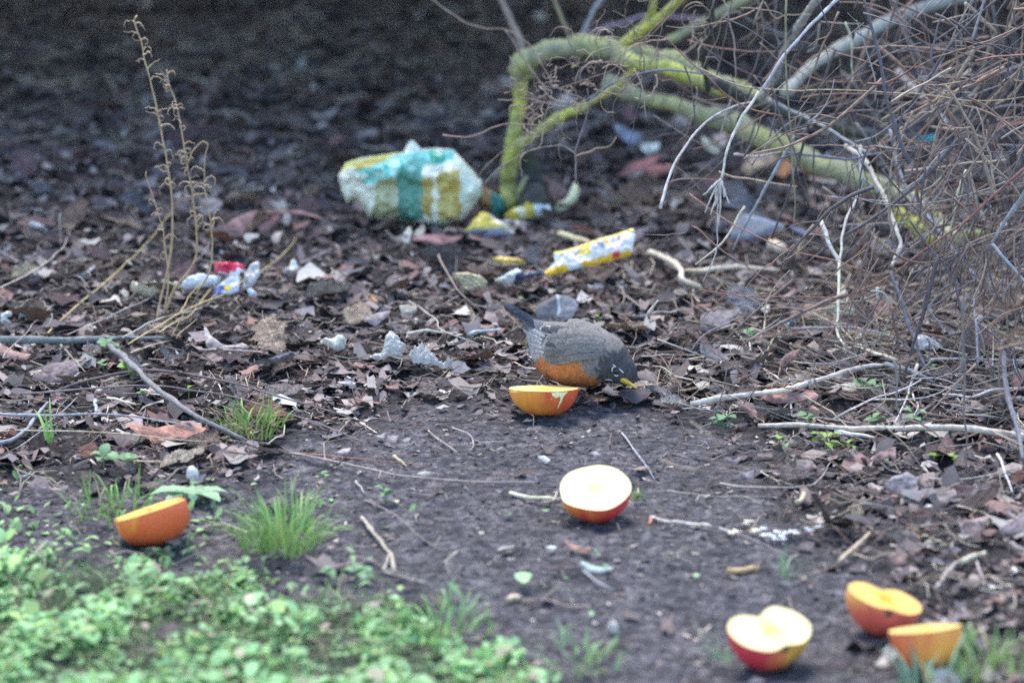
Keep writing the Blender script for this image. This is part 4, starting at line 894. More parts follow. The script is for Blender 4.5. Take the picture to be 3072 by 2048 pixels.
TWG = [  # zone, points, width, Y, colour
 ('A', [(-20, -10), (200, 150), (400, 228), (570, 235), (760, 360), (860, 520), (940, 660)], 13, (5.7, 5.5), (.26, .2, .16)),
 ('A', [(570, 235), (700, 450), (800, 590), (880, 690)], 17, (5.6, 5.5), (.17, .13, .12)),
 ('A', [(1960, -10), (1850, 130), (1700, 280), (1480, 490), (1300, 590), (1000, 690)], 11, (5.3, 5.35), (.30, .2, .15)),
 ('A', [(1900, -10), (1780, 170), (1600, 340), (1400, 440)], 10, (5.3, 5.4), (.34, .25, .2)),
 ('A', [(80, 1058), (280, 1072), (430, 1020), (600, 970), (760, 975), (860, 990)], 12, (5.4, 5.35), (.32, .22, .17)),
 ('A', [(340, 1390), (480, 1240), (650, 1120), (830, 1068)], 11, (5.45, 5.35), (.34, .25, .2)),
 ('A', [(390, 1450), (560, 1290), (780, 1180), (1000, 1140)], 12, (5.45, 5.35), (.36, .3, .28)),
 ('A', [(1118, 1450), (1115, 1220), (1150, 1060), (1220, 850), (1205, 700)], 16, 5.35, (.25, .22, .22)),
 ('A', [(1115, 1222), (1280, 1168), (1380, 1150), (1440, 1075)], 12, 5.35, (.34, .26, .18)),
 ('A', [(1115, 1210), (1040, 1160), (980, 1130)], 12, 5.35, (.3, .26, .24)),
 ('A', [(500, 790), (700, 780), (850, 800), (1000, 835), (1150, 830), (1300, 770), (1500, 640), (1620, 570)], 10, (5.4, 5.3), (.24, .18, .16)),
 ('A', [(1200, 800), (1430, 640), (1600, 580), (1850, 550), (2100, 575), (2352, 640)], 22, (5.35, 5.3), (.13, .14, .18)),
 ('A', [(1600, 590), (1480, 720), (1410, 830), (1410, 950), (1440, 1060)], 9, 5.35, (.24, .18, .15)),
 ('A', [(1720, 900), (2000, 1080), (2270, 1200)], 11, 5.45, (.2, .18, .18)),
 ('A', [(1820, 1280), (1960, 1350), (2120, 1530)], 9, 5.3, (.3, .22, .18)),
 ('A', [(1780, 1640), (1850, 1380), (1980, 1150), (2150, 950), (2352, 840), (2500, 800)], 27, (5.05, 5.25), (.42, .40, .37)),
 ('A', [(870, 690), (860, 800), (740, 900), (640, 960)], 10, 5.42, (.22, .16, .13)),
 ('A', [(1200, 790), (1100, 740), (960, 690), (840, 690)], 11, 5.4, (.28, .24, .26)),
 ('A', [(840, 690), (930, 720), (900, 830), (870, 920)], 10, 5.4, (.4, .33, .27)),
 ('A', [(820, 940), (860, 1000), (850, 1120), (800, 1180)], 12, 5.38, (.45, .36, .26)),
 ('A', [(720, 1200), (680, 1260), (690, 1340), (700, 1390)], 12, 5.38, (.34, .26, .22)),
 ('A', [(1180, 490), (1250, 420), (1380, 370), (1510, 370), (1600, 340)], 9, 5.3, (.42, .36, .2)),
 ('A', [(1080, 530), (1130, 500), (1140, 460)], 11, 5.5, (.45, .42, .2)),
 ('A', [(1250, 310), (1400, 285), (1500, 310), (1560, 330)], 9, 5.4, (.42, .4, .28)),
 ('A', [(1510, 370), (1490, 470), (1440, 600), (1400, 700)], 9, 5.3, (.34, .27, .22)),
 ('A', [(1110, 640), (1140, 560), (1230, 500), (1350, 490), (1460, 450)], 9, 5.35, (.33, .27, .22)),
 ('A', [(1330, 700), (1340, 600), (1370, 500)], 9, 5.32, (.36, .28, .24)),
 ('A', [(1700, 500), (1760, 350), (1800, 200), (1860, 60)], 9, 5.25, (.28, .19, .15)),
 ('A', [(2060, 780), (2090, 600), (2150, 450), (2230, 300), (2270, 100)], 8, 5.3, (.27, .2, .15)),
 ('A', [(2140, 450), (2200, 450), (2240, 500), (2230, 550)], 8, 5.3, (.22, .2, .22)),
 ('C', [(170, 0), (190, 60), (240, 250), (255, 400), (255, 570)], 13, 5.35, (.38, .3, .26)),
 ('C', [(222, 710), (190, 820), (150, 970)], 12, 5.4, (.42, .36, .32)),
 ('C', [(625, -20), (620, 300), (630, 600), (650, 900), (670, 1150), (690, 1500), (670, 1700)], 17, 5.12, (.30, .27, .15)),
 ('C', [(870, 170), (840, 320), (780, 380)], 13, 5.5, (.4, .36, .28)),
 ('C', [(470, -10), (410, 110), (410, 250), (350, 340)], 9, 5.35, (.36, .26, .16)),
 ('C', [(470, 20), (540, 130), (620, 110), (800, 100)], 9, 5.35, (.42, .34, .2)),
 ('C', [(100, -10), (60, 120), (0, 220)], 8, 5.4, (.24, .2, .18)),
]
for z, p, w, y, c in TWG: br(p, w, z, y, color=c, name='twig', sides=5, taper=.55)
def curly(u, v, n, spread, Y, size, parent, col=(.34, .25, .19), name='twig', w=6, down=.5):
    for i in range(n):
        a = random.uniform(0, 6.28); x, y = u+random.gauss(0, spread), v+random.gauss(0, spread*.7); pts = [(x, y)]; s = size*random.uniform(.5, 1.2)
        cv = random.uniform(-.9, .9)
        for k in range(6):
            x += math.cos(a)*s; y += math.sin(a)*s*.9+down*s*.3; a += cv+random.uniform(-.2, .2); pts.append((x, y))
        j = random.uniform(.6, 1.3)
        twig(pts, w*random.uniform(.6, 1.2), Y+random.uniform(-.08, .08), tuple(t*j for t in col), name, parent, sides=4, seg=3, taper=.4)
curly(1680, 270, 34, 70, 5.38, 14, ms, w=4.2)
curly(1620, 370, 26, 45, 5.38, 12, ms, w=4.0, down=.8)
curly(1860, 160, 34, 120, 5.32, 22, ms, w=4.0)
curly(2000, 60, 20, 100, 5.32, 26, ms, w=4.0)

# ---------------------------------------------------------------- bramble thicket at the right
bt = empty('bramble_thicket', (0, 0, 0), 'tangled leafless bramble thicket of red brown and grey stems at the right', 'thicket')
BT = [
 ('C', [(1380, -20), (1480, 230), (1560, 380), (1650, 580), (1780, 780), (1870, 920)], 42, (5.5, 5.6), (.22, .18, .19)),
 ('C', [(1400, 60), (1500, 300), (1620, 600), (1760, 830)], 16, (5.45, 5.5), (.26, .2, .18)),
 ('C', [(1050, 160), (1085, 260), (1100, 370), (1105, 610)], 19, 5.35, (.46, .44, .28)),
 ('C', [(880, 162), (1050, 168), (1170, 178)], 8, 5.35, (.42, .38, .32)),
 ('C', [(1060, 180), (1110, 240), (1105, 290)], 26, 5.4, (.05, .05, .07)),
 ('C', [(1430, 520), (1560, 650), (1680, 760), (1800, 900)], 52, (6.0, 5.9), (.42, .36, .34)),
 ('C', [(0, 500), (200, 590), (380, 640), (600, 660), (900, 650), (1300, 670), (1700, 700), (2000, 740), (2400, 700)], 13, (5.2, 5.1), (.34, .28, .17)),
 ('C', [(1100, 352), (1400, 335), (1700, 350), (2050, 380), (2300, 470)], 11, (5.3, 5.2), (.32, .22, .17)),
 ('C', [(680, 540), (830, 400), (960, 375), (1200, 440), (1500, 570), (1800, 700), (2180, 850)], 9, (5.3, 5.1), (.30, .2, .15)),
 ('C', [(1180, 50), (1400, 130), (1500, 210), (1650, 320), (1820, 380)], 11, 5.4, (.28, .2, .18)),
 ('C', [(1440, 70), (1600, 170), (1700, 260), (1850, 400), (1900, 560)], 13, 5.4, (.27, .19, .16)),
 ('C', [(1460, 90), (1530, 20), (1580, -30)], 13, 5.4, (.34, .18, .12)),
 ('C', [(1690, 165), (1850, 130), (1970, 115), (2100, 170), (2352, 210)], 12, 5.3, (.32, .24, .2)),
 ('C', [(1930, 20), (2060, 160), (2140, 240), (2100, 350), (2050, 500), (2000, 660), (1820, 825)], 30, (5.3, 5.4), (.34, .29, .21)),
 ('C', [(2400, 160), (2150, 300), (1980, 380), (1900, 500), (1750, 660)], 12, (5.1, 5.3), (.30, .22, .2)),
 ('C', [(240, 1115), (400, 1142), (600, 1100), (660, 1110)], 19, 5.3, (.30, .27, .26)),
 ('C', [(640, 1105), (900, 1140), (1100, 1152), (1300, 1110), (1500, 1080), (1800, 1000), (1960, 930)], 21, (5.3, 5.2), (.12, .12, .15)),
 ('C', [(470, 720), (750, 840), (900, 920), (1080, 1030), (1230, 1120)], 30, (5.5, 5.4), (.27, .28, .28)),
 ('C', [(1060, 1060), (1180, 1150), (1280, 1320), (1350, 1460), (1400, 1600), (1455, 1770), (1390, 1930)], 42, (5.35, 5.1), (.46, .42, .36)),
 ('C', [(1110, 1100), (1180, 1290), (1300, 1400), (1350, 1500)], 22, 5.35, (.36, .36, .36)),
 ('C', [(1385, 930), (1420, 1150), (1500, 1370), (1620, 1520), (1720, 1650), (1850, 1830), (2000, 2010)], 30, (5.45, 5.2), (.22, .24, .28)),
 ('C', [(690, 990), (560, 1220), (460, 1390), (370, 1560), (240, 1810)], 25, (5.25, 5.2), (.25, .26, .27)),
 ('C', [(500, 860), (650, 1150), (740, 1350), (830, 1590)], 16, 5.4, (.085, .08, .1)),
 ('C', [(770, 880), (700, 1000), (640, 1110)], 15, 5.4, (.12, .12, .15)),
 ('C', [(410, 860), (380, 960), (330, 1090), (290, 1250)], 17, 5.45, (.10, .10, .12)),
 ('D', [(2450, -60), (2150, 190), (1950, 380), (1700, 560), (1400, 780), (1100, 930), (830, 1030)], 21, (4.95, 5.1), (.26, .13, .11)),
 ('D', [(-60, 430), (0, 470), (200, 640), (500, 820), (700, 900), (830, 965)], 11, (5.2, 5.1), (.28, .15, .12)),
 ('D', [(-80, 200), (250, 420), (600, 590), (900, 660), (1280, 785)], 12, (5.2, 5.05), (.28, .14, .11)),
 ('D', [(0, 890), (300, 935), (620, 945), (1000, 945)], 11, (5.1, 5.0), (.28, .15, .12)),
 ('D', [(140, 900), (300, 940), (600, 990), (900, 1060)], 9, 5.08, (.26, .17, .14)),
 ('D', [(1170, -150), (1165, 120), (1140, 240), (1060, 370), (1030, 550), (1015, 700)], 27, (5.3, 5.1), (.46, .44, .40)),
 ('D', [(1015, 690), (1010, 850), (1005, 1000), (1000, 1210), (1050, 1290)], 27, (5.1, 5.0), (.66, .62, .46)),
 ('D', [(872, 395), (905, 480), (950, 580), (1012, 710)], 37, (5.15, 5.1), (.50, .49, .44)),
 ('D', [(1380, 760), (1450, 950), (1520, 1150), (1570, 1300), (1640, 1480), (1690, 1568)], 30, (5.05, 4.95), (.19, .18, .2)),
 ('D', [(1935, 25), (1880, 200), (1835, 400), (1815, 490)], 38, 5.2, (.66, .64, .42)),
 ('D', [(1945, 50), (2000, 250), (2050, 350), (2110, 450)], 36, 5.3, (.36, .33, .24)),
 ('D', [(2420, 60), (2330, 230), (2200, 420), (2090, 620), (2095, 920)], 32, (4.95, 5.05), (.30, .32, .34)),
 ('D', [(2090, 760), (2060, 900), (1985, 965), (1900, 900), (1860, 820)], 14, 5.05, (.27, .26, .27)),
 ('D', [(1985, 960), (2000, 1100), (2010, 1280), (2015, 1440)], 22, (5.05, 4.95), (.2, .2, .24)),
 ('D', [(2110, 780), (1990, 830), (1850, 900), (1700, 1000), (1540, 1095), (1350, 1150)], 15, (5.0, 5.05), (.23, .2, .22)),
 ('D', [(2130, 570), (2250, 720), (2400, 880)], 26, (5.0, 4.95), (.27, .29, .32)),
 ('D', [(2205, 1350), (2205, 1460), (2250, 1720), (2310, 1930), (2352, 2120)], 46, (4.95, 4.62), (.14, .145, .17)),
 ('D', [(930, 215), (1350, 260), (1620, 320), (1800, 420)], 9, 5.2, (.36, .34, .4)),
 ('D', [(930, 215), (880, 320), (840, 410)], 9, 5.2, (.38, .26, .18)),
 ('D', [(830, 420), (780, 480), (740, 540), (700, 650)], 24, 5.15, (.38, .28, .16)),
 ('D', [(325, 285), (220, 480), (120, 590), (-30, 710)], 19, (5.2, 5.12), (.50, .46, .36)),
 ('D', [(1190, 260), (1130, 370), (1080, 490)], 17, 5.25, (.28, .26, .25)),
 ('D', [(1240, 900), (1330, 920), (1370, 980), (1420, 1110)], 14, 5.03, (.46, .42, .4)),
 ('D', [(1290, 880), (1290, 960)], 24, 5.05, (.44, .42, .38)),
 ('D', [(1400, 330), (1440, 240), (1490, 160), (1560, 130), (1640, 160)], 9, 5.2, (.3, .24, .2)),
 ('D', [(1790, 150), (1740, 250), (1660, 420)], 12, 5.1, (.38, .26, .18)),
 ('D', [(2190, 820), (2150, 930), (2080, 1020)], 27, 5.05, (.30, .26, .24)),
 ('D', [(2260, 510), (2180, 640), (2120, 780)], 10, 5.05, (.3, .22, .18)),
 ('D', [(1840, 700), (1800, 860), (1740, 1060)], 11, 5.05, (.34, .24, .2)),
 ('D', [(2300, 200), (2100, 260), (1850, 330), (1600, 480)], 9, 5.1, (.28, .19, .16)),
]
for z, p, w, y, c in BT:
    br(p, w, z, y, color=c, name='stem' if w > 20 else 'twig', parent=bt, sides=8 if w > 20 else 5, taper=.65, knots=2 if w > 18 else 0)
RC = [(.20, .115, .09), (.25, .17, .13), (.18, .14, .125), (.24, .225, .22), (.10, .085, .09), (.34, .27, .20), (.20, .14, .11), (.13, .12, .13)]
def rnd_twigs(n, ulo, uhi, vlo, vhi, L, ang, asd, w, Y, power=1.0):
    for i in range(n):
        f = random.random()**power
        u = uhi-(uhi-ulo)*f if power != 1 else random.uniform(ulo, uhi); v = random.uniform(vlo, vhi)
        a = random.gauss(ang, asd)+(math.pi if random.random() < .5 else 0); l = random.uniform(*L); cv = random.gauss(0, .09); pts = [(u, v)]
        for k in range(5):
            u += math.cos(a)*l/5; v += math.sin(a)*l/5; a += cv+random.gauss(0, .1); pts.append((u, v))
        y = random.uniform(*Y)
        g = min(G(p[0], max(p[1], -300)).y for p in pts)
        if g < y: y = g-.02
        br(pts, random.uniform(*w)*1.25, 'S', y, color=random.choice(RC), name='twig', parent=bt, sides=4, seg=3, taper=.5, fork=random.randint(1, 3))
rnd_twigs(60, 2500, 3130, 0, 900, (150, 480), -.75, .55, (3, 6.5), (4.95, 5.7), 1.5)
rnd_twigs(26, 2150, 3100, -40, 560, (150, 460), .35, .6, (3, 6), (5.1, 5.9))
rnd_twigs(34, 2700, 3120, 250, 1000, (120, 330), -1.05, .35, (3.5, 7), (4.95, 5.4))
rnd_twigs(30, 2650, 3100, 650, 950, (90, 220), 1.75, .3, (3, 6), (4.9, 5.2))
rnd_twigs(20, 1950, 2700, 560, 1180, (80, 260), -.6, .8, (2.5, 4.5), (4.9, 5.3))
def fine_mass(n, ulo, uhi, vlo, vhi, L, ang, asd, w, Y, name='fine_twigs'):
    Vs, Fs, Cs, k = [], [], [], 0
    for i in range(n):
        u = random.uniform(ulo, uhi); v = random.uniform(vlo, vhi)
        if random.random() > (u-ulo)/(uhi-ulo)+.15: continue
        a = random.gauss(ang, asd); l = random.uniform(*L); cv = random.gauss(0, .1); pts = [(u, v)]
        for q in range(5): u += math.cos(a)*l/5; v += math.sin(a)*l/5; a += cv+random.gauss(0, .12); pts.append((u, v))
        y = min(random.uniform(*Y), min(G(p[0], max(p[1], -300)).y for p in pts)-.01)
        p3 = [tuple(P(p[0], p[1], y)) for p in pts]; r = random.uniform(*w)*4.1e-4/2
        V, F = tube_geo(spline(p3, 12), np.linspace(r, r*.5, 12), 4, .1, i)
        Vs.append(V); Fs += [tuple(t+k for t in f) for f in F]; k += len(V); Cs.append(np.tile(np.array(random.choice(RC))*random.uniform(.7, 1.4), (len(V), 1)))
    o = meshobj(name, np.vstack(Vs), Fs, M_litter, bt, np.vstack(Cs)); o['kind'] = 'stuff'
fine_mass(110, 2150, 3150, 0, 1000, (90, 300), -.9, .7, (4, 8), (4.95, 5.6))
fine_mass(70, 2550, 3150, 450, 960, (70, 190), 1.8, .5, (4, 9), (4.9, 5.3))
fine_mass(60, 1900, 3150, 0, 600, (120, 360), .3, .7, (4, 8), (5.1, 5.9))
fine_mass(260, 1900, 3150, 950, 1600, (40, 190), .0, .6, (3, 6), (4.3, 5.2))
fine_mass(200, 2560, 3150, 0, 960, (120, 380), -.8, .6, (4.5, 9), (4.95, 5.7))
fine_mass(90, 2600, 3150, 300, 1100, (100, 260), 1.5, .5, (4.5, 9), (4.85, 5.2))
rnd_twigs(26, 2350, 3130, -20, 900, (260, 620), -.85, .35, (7, 12), (5.0, 5.6), 1.2)
rnd_twigs(10, 2500, 3130, 100, 800, (260, 560), .9, .3, (7, 12), (5.0, 5.6))
rnd_twigs(26, 1900, 2500, -40, 500, (120, 380), -.9, .5, (2.5, 5), (5.2, 5.7))
for u0 in (2790, 2850, 2900, 2960, 2620, 3030):
    for k in range(5):
        u = u0+random.uniform(-25, 25); v = 760+random.uniform(-60, 40); pts = [(u, v)]; a = 1.75+random.gauss(0, .12)
        for j in range(5): u += math.cos(a)*34; v += math.sin(a)*34; a += random.gauss(.03, .1); pts.append((u, v))
        br(pts, random.uniform(3, 6), 'S', 5.02, color=random.choice(RC), name='twig', parent=bt, sides=4, seg=3, taper=.4)

# ---------------------------------------------------------------- dried weeds at the left
YW = G(500, 960).y
wd = empty('dried_weed', (0, 0, 0), 'tall dried straw coloured weed stalks with curled withered leaves at the left', 'weed')
SW = (.44, .31, .18)
def wst(pts, w, z='I', Y=YW, c=SW, name='stalk', **k): return br(pts, w, z, Y, color=c, name=name, parent=wd, taper=k.pop('taper', .55), sides=6, wob=.0015, **k)
stalks = [[(722, 1470), (740, 1370), (768, 1250), (790, 1100), (792, 950), (775, 800), (745, 620), (720, 500), (690, 370), (665, 280), (650, 200), (618, 100), (630, 70)],
          [(760, 1440), (800, 1330), (895, 1200), (902, 1050), (885, 900), (860, 760), (835, 600), (810, 480), (780, 400), (765, 320)],
          [(750, 1450), (775, 1280), (755, 1100), (740, 1020), (700, 900), (665, 800), (672, 790)],
          [(900, 1350), (965, 1240), (975, 1100), (965, 1000), (940, 870), (942, 720), (955, 665), (930, 650), (890, 690), (860, 760)]]
for i, s_ in enumerate(stalks): wst(s_, 13 if i < 2 else 9)
def curls(s_, f0, f1, n, size):
    P_ = spline([(a, b, 0) for a, b in s_], 60)
    for i in range(n):
        f = random.uniform(f0, f1); x, y = P_[int(f*59)][:2]; d = random.choice([-1, 1]); a = -math.pi/2+d*random.uniform(.4, 1.1); pts = [(x, y)]; sz = size*random.uniform(.5, 1.1)
        cv = d*random.uniform(.1, .7)
        for k in range(7):
            x += math.cos(a)*sz; y += math.sin(a)*sz; a += cv+random.gauss(0, .35); pts.append((x, y))
        br(pts, random.uniform(6, 10), 'I', YW+random.uniform(-.02, .02), color=(.42, .32, .22), name='withered_leaf', parent=wd, sides=4, seg=2, taper=.35)
curls(stalks[0], .45, .98, 26, 12); curls(stalks[1], .35, 1, 44, 11); curls(stalks[3], .35, .8, 8, 14); curls(stalks[2], .4, .9, 6, 13)
def straw(pts, w, z, label, Y=None, c=STRAW, **k):
    return stick(pts, w, z, c, label, Y=Y, group='dry straws round the weed', name='straw', cat='straw', **k)
ya = G(150, 985).y
straw([(370, 1050), (620, 810), (780, 680), (920, 560), (1010, 480), (1120, 370), (1250, 220), (1340, 100)], 13, 'F', 'long yellow straw slanting up left of the dried weed stalks', Y=(ya, 5.7))
straw([(1010, 1130), (1250, 980), (1450, 870), (1700, 760), (1850, 680), (2150, 480), (2300, 330), (2310, 280)], 13, 'F', 'long yellow straw slanting up to the right past the red wrapper', Y=(5.05, 5.75))
straw([(960, 1080), (1100, 1000), (1250, 930), (1350, 905), (1560, 850), (1700, 765)], 11, 'F', 'grey straw lying just above the yellow ones at the weed foot', Y=(5.1, 5.4), c=(.38, .36, .3))
straw([(1250, 1030), (1400, 950), (1500, 890), (1650, 700), (1770, 620)], 12, 'F', 'short yellow straw rising between the weed foot and the paper scrap', Y=(5.12, 5.5))
straw([(1350, 1065), (1395, 980), (1430, 900)], 10, 'F', 'short upright straw at the weed foot', Y=5.15)
straw([(1380, 1080), (1440, 1020), (1550, 930)], 9, 'F', 'short slanting straw right of the weed foot', Y=5.1)
straw([(530, 1050), (850, 910), (1130, 790), (1300, 680), (1540, 480), (1650, 330), (1710, 230)], 8, 'F', 'long thin grey straw curving up through the weed stalks', Y=(5.15, 5.75), c=(.40, .36, .32))
straw([(1710, 230), (1640, 260), (1550, 310)], 8, 'F', 'bent straw tip hanging at the arched leaf', Y=5.75)
straw([(1400, 890), (1500, 740), (1640, 580), (1665, 400)], 9, 'F', 'yellow straw standing beside the pale paper scrap', Y=(5.2, 5.5))
stick([(-40, 705), (250, 570), (420, 440), (500, 360), (525, 290)], 10, 'F', (.38, .32, .28), 'thin grey twig rising from the left edge behind the log', Y=(5.3, 5.6))
stick([(472, 110), (470, 230), (478, 350)], 10, 'F', (.36, .32, .28), 'upright forked tip of the thin grey twig at the left', Y=5.6, group=None)
stick([(515, 370), (530, 420), (495, 485)], 10, 'F', (.36, .32, .28), 'hanging side shoot of the thin grey twig at the left', Y=5.6, group=None)
stick([(-20, 395), (170, 490), (300, 550), (480, 600), (610, 600), (700, 690)], 10, 'F', (.34, .31, .3), 'thin twig sagging down across the rising grey twig', Y=(5.6, 5.4))
stick([(610, 600), (700, 560), (800, 480)], 26, 'F', (.32, .31, .33), 'blurred grey stick end behind the sagging twig')
stick([(20, 1240), (90, 1150), (200, 1040), (290, 940)], 9, 'F', (.34, .26, .22), 'thin brown stalk crossing over the grey log', Y=(5.0, 5.15))
stick([(410, 890), (400, 950), (360, 1000)], 10, 'F', (.42, .36, .3), 'short pale twig standing behind the grey log', Y=5.2, group=None)

V, F, C = bits(520, (.03, .14), (.0006, .0017), lambda u, v: np.clip((u-1950)/500, 0, 1)*np.clip(1-np.abs(v-1080)/330, 0, 1), allr, np.array([(.52, .43, .30), (.40, .31, .22), (.34, .27, .22), (.46, .42, .36)]), lift=.018)
tag(meshobj('dead_stalks', V, F, M_litter, cols=C), 'loose straw and dead stalks piled on the ground at the right', 'dead stalks', kind='stuff')
# ---------------------------------------------------------------- green plants
def blade_geo(x, y, z, L, yaw, lean, w, n=6):
    s = np.linspace(0, 1, n); a = lean*(0.3+1.2*s); dx = np.cumsum(np.sin(a))*L/n; dz = np.cumsum(np.cos(a))*L/n
    hw = w*(1-s)**.6+.0002
    cx, cy = x+dx*math.cos(yaw), y+dx*math.sin(yaw); cz = z+dz
    px_, py_ = -math.sin(yaw), math.cos(yaw)
    V = np.concatenate([np.stack([cx+px_*hw, cy+py_*hw, cz+hw*.4], 1), np.stack([cx, cy, cz-hw*.2], 1), np.stack([cx-px_*hw, cy-py_*hw, cz+hw*.4], 1)])
    F = []
    for i in range(n-1): F += [(i, i+1, n+i+1, n+i), (n+i, n+i+1, 2*n+i+1, 2*n+i)]
    return V, F
def tuft(u, v, rad, n, L, label, w=.0013, col=(.20, .36, .09), name='grass_tuft'):
    g = G(u, v); Vs, Fs, Cs, k = [], [], [], 0
    for i in range(n):
        a = random.uniform(0, 6.28); r = rad*random.random()**.7
        x, y = math.cos(a)*r, math.sin(a)*r*1.2
        V, F = blade_geo(x, y, float(hraw(g.x+x, g.y+y))-g.z, L*random.uniform(.45, 1.1), a+random.gauss(0, .6), random.uniform(.15, 1.1), w*random.uniform(.6, 1.3))
        Vs.append(V); Fs += [tuple(t+k for t in f) for f in F]; k += len(V); j = random.uniform(.65, 1.3)
        c = np.array(col)*j if random.random() > .08 else np.array((.4, .36, .18)); Cs.append(np.tile(c, (len(V), 1)))
    e = empty(name, g, label, 'grass', 'grass tufts')
    o = meshobj('blades', np.vstack(Vs), Fs, M_green, e, np.vstack(Cs)); o['kind'] = 'stuff'; return e
tuft(760, 1300, .035, 110, .048, 'small green grass tuft beside the tip of the fallen grey branch', col=(.19, .32, .08))
tuft(850, 1650, .045, 170, .075, 'large green grass tuft between the orange apple half and the path', col=(.22, .38, .12))
tuft(340, 1540, .05, 50, .045, 'thin grass sprigs behind the orange apple half')
tuft(150, 1330, .006, 5, .06, 'two pronged green shoot under the rising grey sticks', w=.0018)
tuft(2350, 1745, .015, 9, .05, 'few pale grass blades behind the notched apple half', col=(.24, .34, .2))
tuft(1905, 1500, .012, 14, .028, 'tiny grass sprig right of the path apple half')
tuft(2180, 1990, .02, 16, .05, 'blurred grass blades in front of the notched apple', col=(.3, .42, .28))
tuft(2790, 2060, .03, 22, .055, 'thick blurred grass blades standing before the nearest right apple half', w=.003, col=(.3, .44, .3))
tuft(2950, 2010, .05, 60, .05, 'blurred grass tuft in the lower right corner', w=.002, col=(.24, .38, .14))
tuft(1740, 1985, .05, 46, .03, 'low green sprigs at the bottom edge right of the ground cover', w=.002, col=(.26, .4, .18))
tuft(1330, 1900, .05, 60, .04, 'grass sprigs at the right end of the ground cover', w=.002, col=(.24, .4, .16))
def oval_leaf_geo(p, L, w, yaw, pitch, cup=.3, n=5):
    s = np.linspace(0, 1, n); hw = w*np.sin(math.pi*np.clip(s*.93+.05, 0, 1))**.7
    cx = s*L*math.cos(pitch); cz = s*L*math.sin(pitch)-cup*(s*L)**2*8
    V = []
    for i in range(n):
        for t in (-1, 0, 1):
            lx, ly, lz = cx[i], t*hw[i], cz[i]+abs(t)*hw[i]*.25
            V.append((p[0]+lx*math.cos(yaw)-ly*math.sin(yaw), p[1]+lx*math.sin(yaw)+ly*math.cos(yaw), p[2]+lz))
    F = []
    for i in range(n-1):
        for t in range(2): a = i*3+t; F.append((a, a+3, a+4, a+1))
    return V, F
SEEDM = []
for i in range(4):
    a, b = oval_leaf_geo((0, 0, 0), 1, .36+.06*i, 0, .35, .05); a = np.array(a)
    o = meshobj('leaf_master', a, b, M_greeno); SEEDM.append(o.data); bpy.data.objects.remove(o)
def seedling(u, v, s, n, label, col=(.16, .30, .13), grp='green seedlings on the dark earth'):
    g = G(u, v); e = empty('seedling', g, label, 'seedling', grp)
    for i in range(n):
        o = bpy.data.objects.new('leaf', random.choice(SEEDM)); COL.objects.link(o); o.parent = e
        a = i*2.4+random.uniform(-.4, .4); L = s*random.uniform(.7, 1.1); o.scale = (L, L, L)
        st = .15*s*(i % 3); o.location = (math.cos(a)*st, math.sin(a)*st, .006+.2*s*random.random()+.002*i); o.rotation_euler = (random.gauss(0, .2), random.gauss(-.1, .25), a)
        j = random.uniform(.7, 1.25); o.color = (col[0]*j, col[1]*j, col[2]*j, 1)
    V, F = tube_geo(spline([(0, 0, -.004), (.001, 0, .004), (0, 0, .01+.2*s)], 4), [.0008]*4, 4)
    meshobj('stem', V, F, M_greeno, e, color=col)
for u, v, s, n, lb in [
    (2168, 1296, .016, 8, 'leafy rosette seedling below the purple brown leaf, farthest left of the right hand seedlings'),
    (2425, 1280, .013, 5, 'three lobed seedling standing on the long straight pale stick'),
    (2475, 1352, .020, 6, 'bright large seedling in front of the straight pale stick'),
    (2620, 1285, .018, 4, 'round leaved seedling growing up through the straight stick'),
    (2740, 1275, .014, 6, 'seedling on the straight stick right of the round leaved one'),
    (2590, 1188, .014, 7, 'seedling cluster under the crooked pale twig'),
    (2640, 1180, .010, 5, 'small seedling right beside the cluster under the crooked twig'),
    (2337, 1333, .009, 3, 'tiny pair of seed leaves left of the bright large seedling'),
    (2545, 1360, .010, 4, 'small yellowish seedling right of the bright large seedling'),
    (2352, 1358, .009, 3, 'tiny pale seedling just below the pair of seed leaves'),
    (2800, 1385, .010, 3, 'pair of bright seed leaves above the rounded grey brown leaf'),
    (2860, 1390, .009, 3, 'small seedling right of the pair of bright seed leaves'),
    (2645, 1400, .012, 3, 'seedling in front of the purplish folded leaf'),
    (2780, 1105, .011, 5, 'seedling below the clear plastic triangle'),
    (2800, 1128, .010, 4, 'lower seedling of the two under the plastic triangle'),
    (2450, 1000, .010, 3, 'green round leaf seedling left of the straight pale stalk\'s foot'),
    (2555, 965, .012, 3, 'seedling just right of the straight pale stalk'),
    (2250, 1025, .012, 5, 'seedling cluster above the dark brown torn leaf'),
    (1795, 968, .008, 3, 'tiny bright green seedling above the robin\'s back'),
    (1562, 912, .008, 3, 'tiny green seedling above the robin\'s tail'),
    (2002, 1140, .005, 3, 'tiny green sprout right of the robin\'s bill'),
    (390, 1135, .014, 6, 'yellow green seedling left of the fallen branch'),
    (310, 1115, .010, 4, 'small green seedling farther left of the fallen branch'),
    (565, 1192, .010, 4, 'bright yellow green seedling right of the fallen branch'),
    (425, 1205, .009, 4, 'green seedling between the two short cream straws'),
    (330, 1070, .016, 7, 'pale green leafy sprig under the grey log'),
    (310, 1400, .018, 6, 'pale green sprig left of the broad leaved weed'),
    (380, 1405, .016, 4, 'green sprig close left of the broad leaved weed'),
    (1155, 1508, .012, 5, 'small green seedling at the path\'s left border'),
    (1065, 1740, .014, 5, 'pale green leaf pair in front of the bent tan twig'),
    (980, 1740, .014, 4, 'pale curled green leaf left of the leaf pair before the bent twig'),
    (1100, 1750, .012, 4, 'small green leaf right of the leaf pair before the bent twig')]:
    seedling(u, v, s, n, lb, (.22, .38, .08) if 'yellow' in lb or 'bright' in lb else (.17, .31, .15))
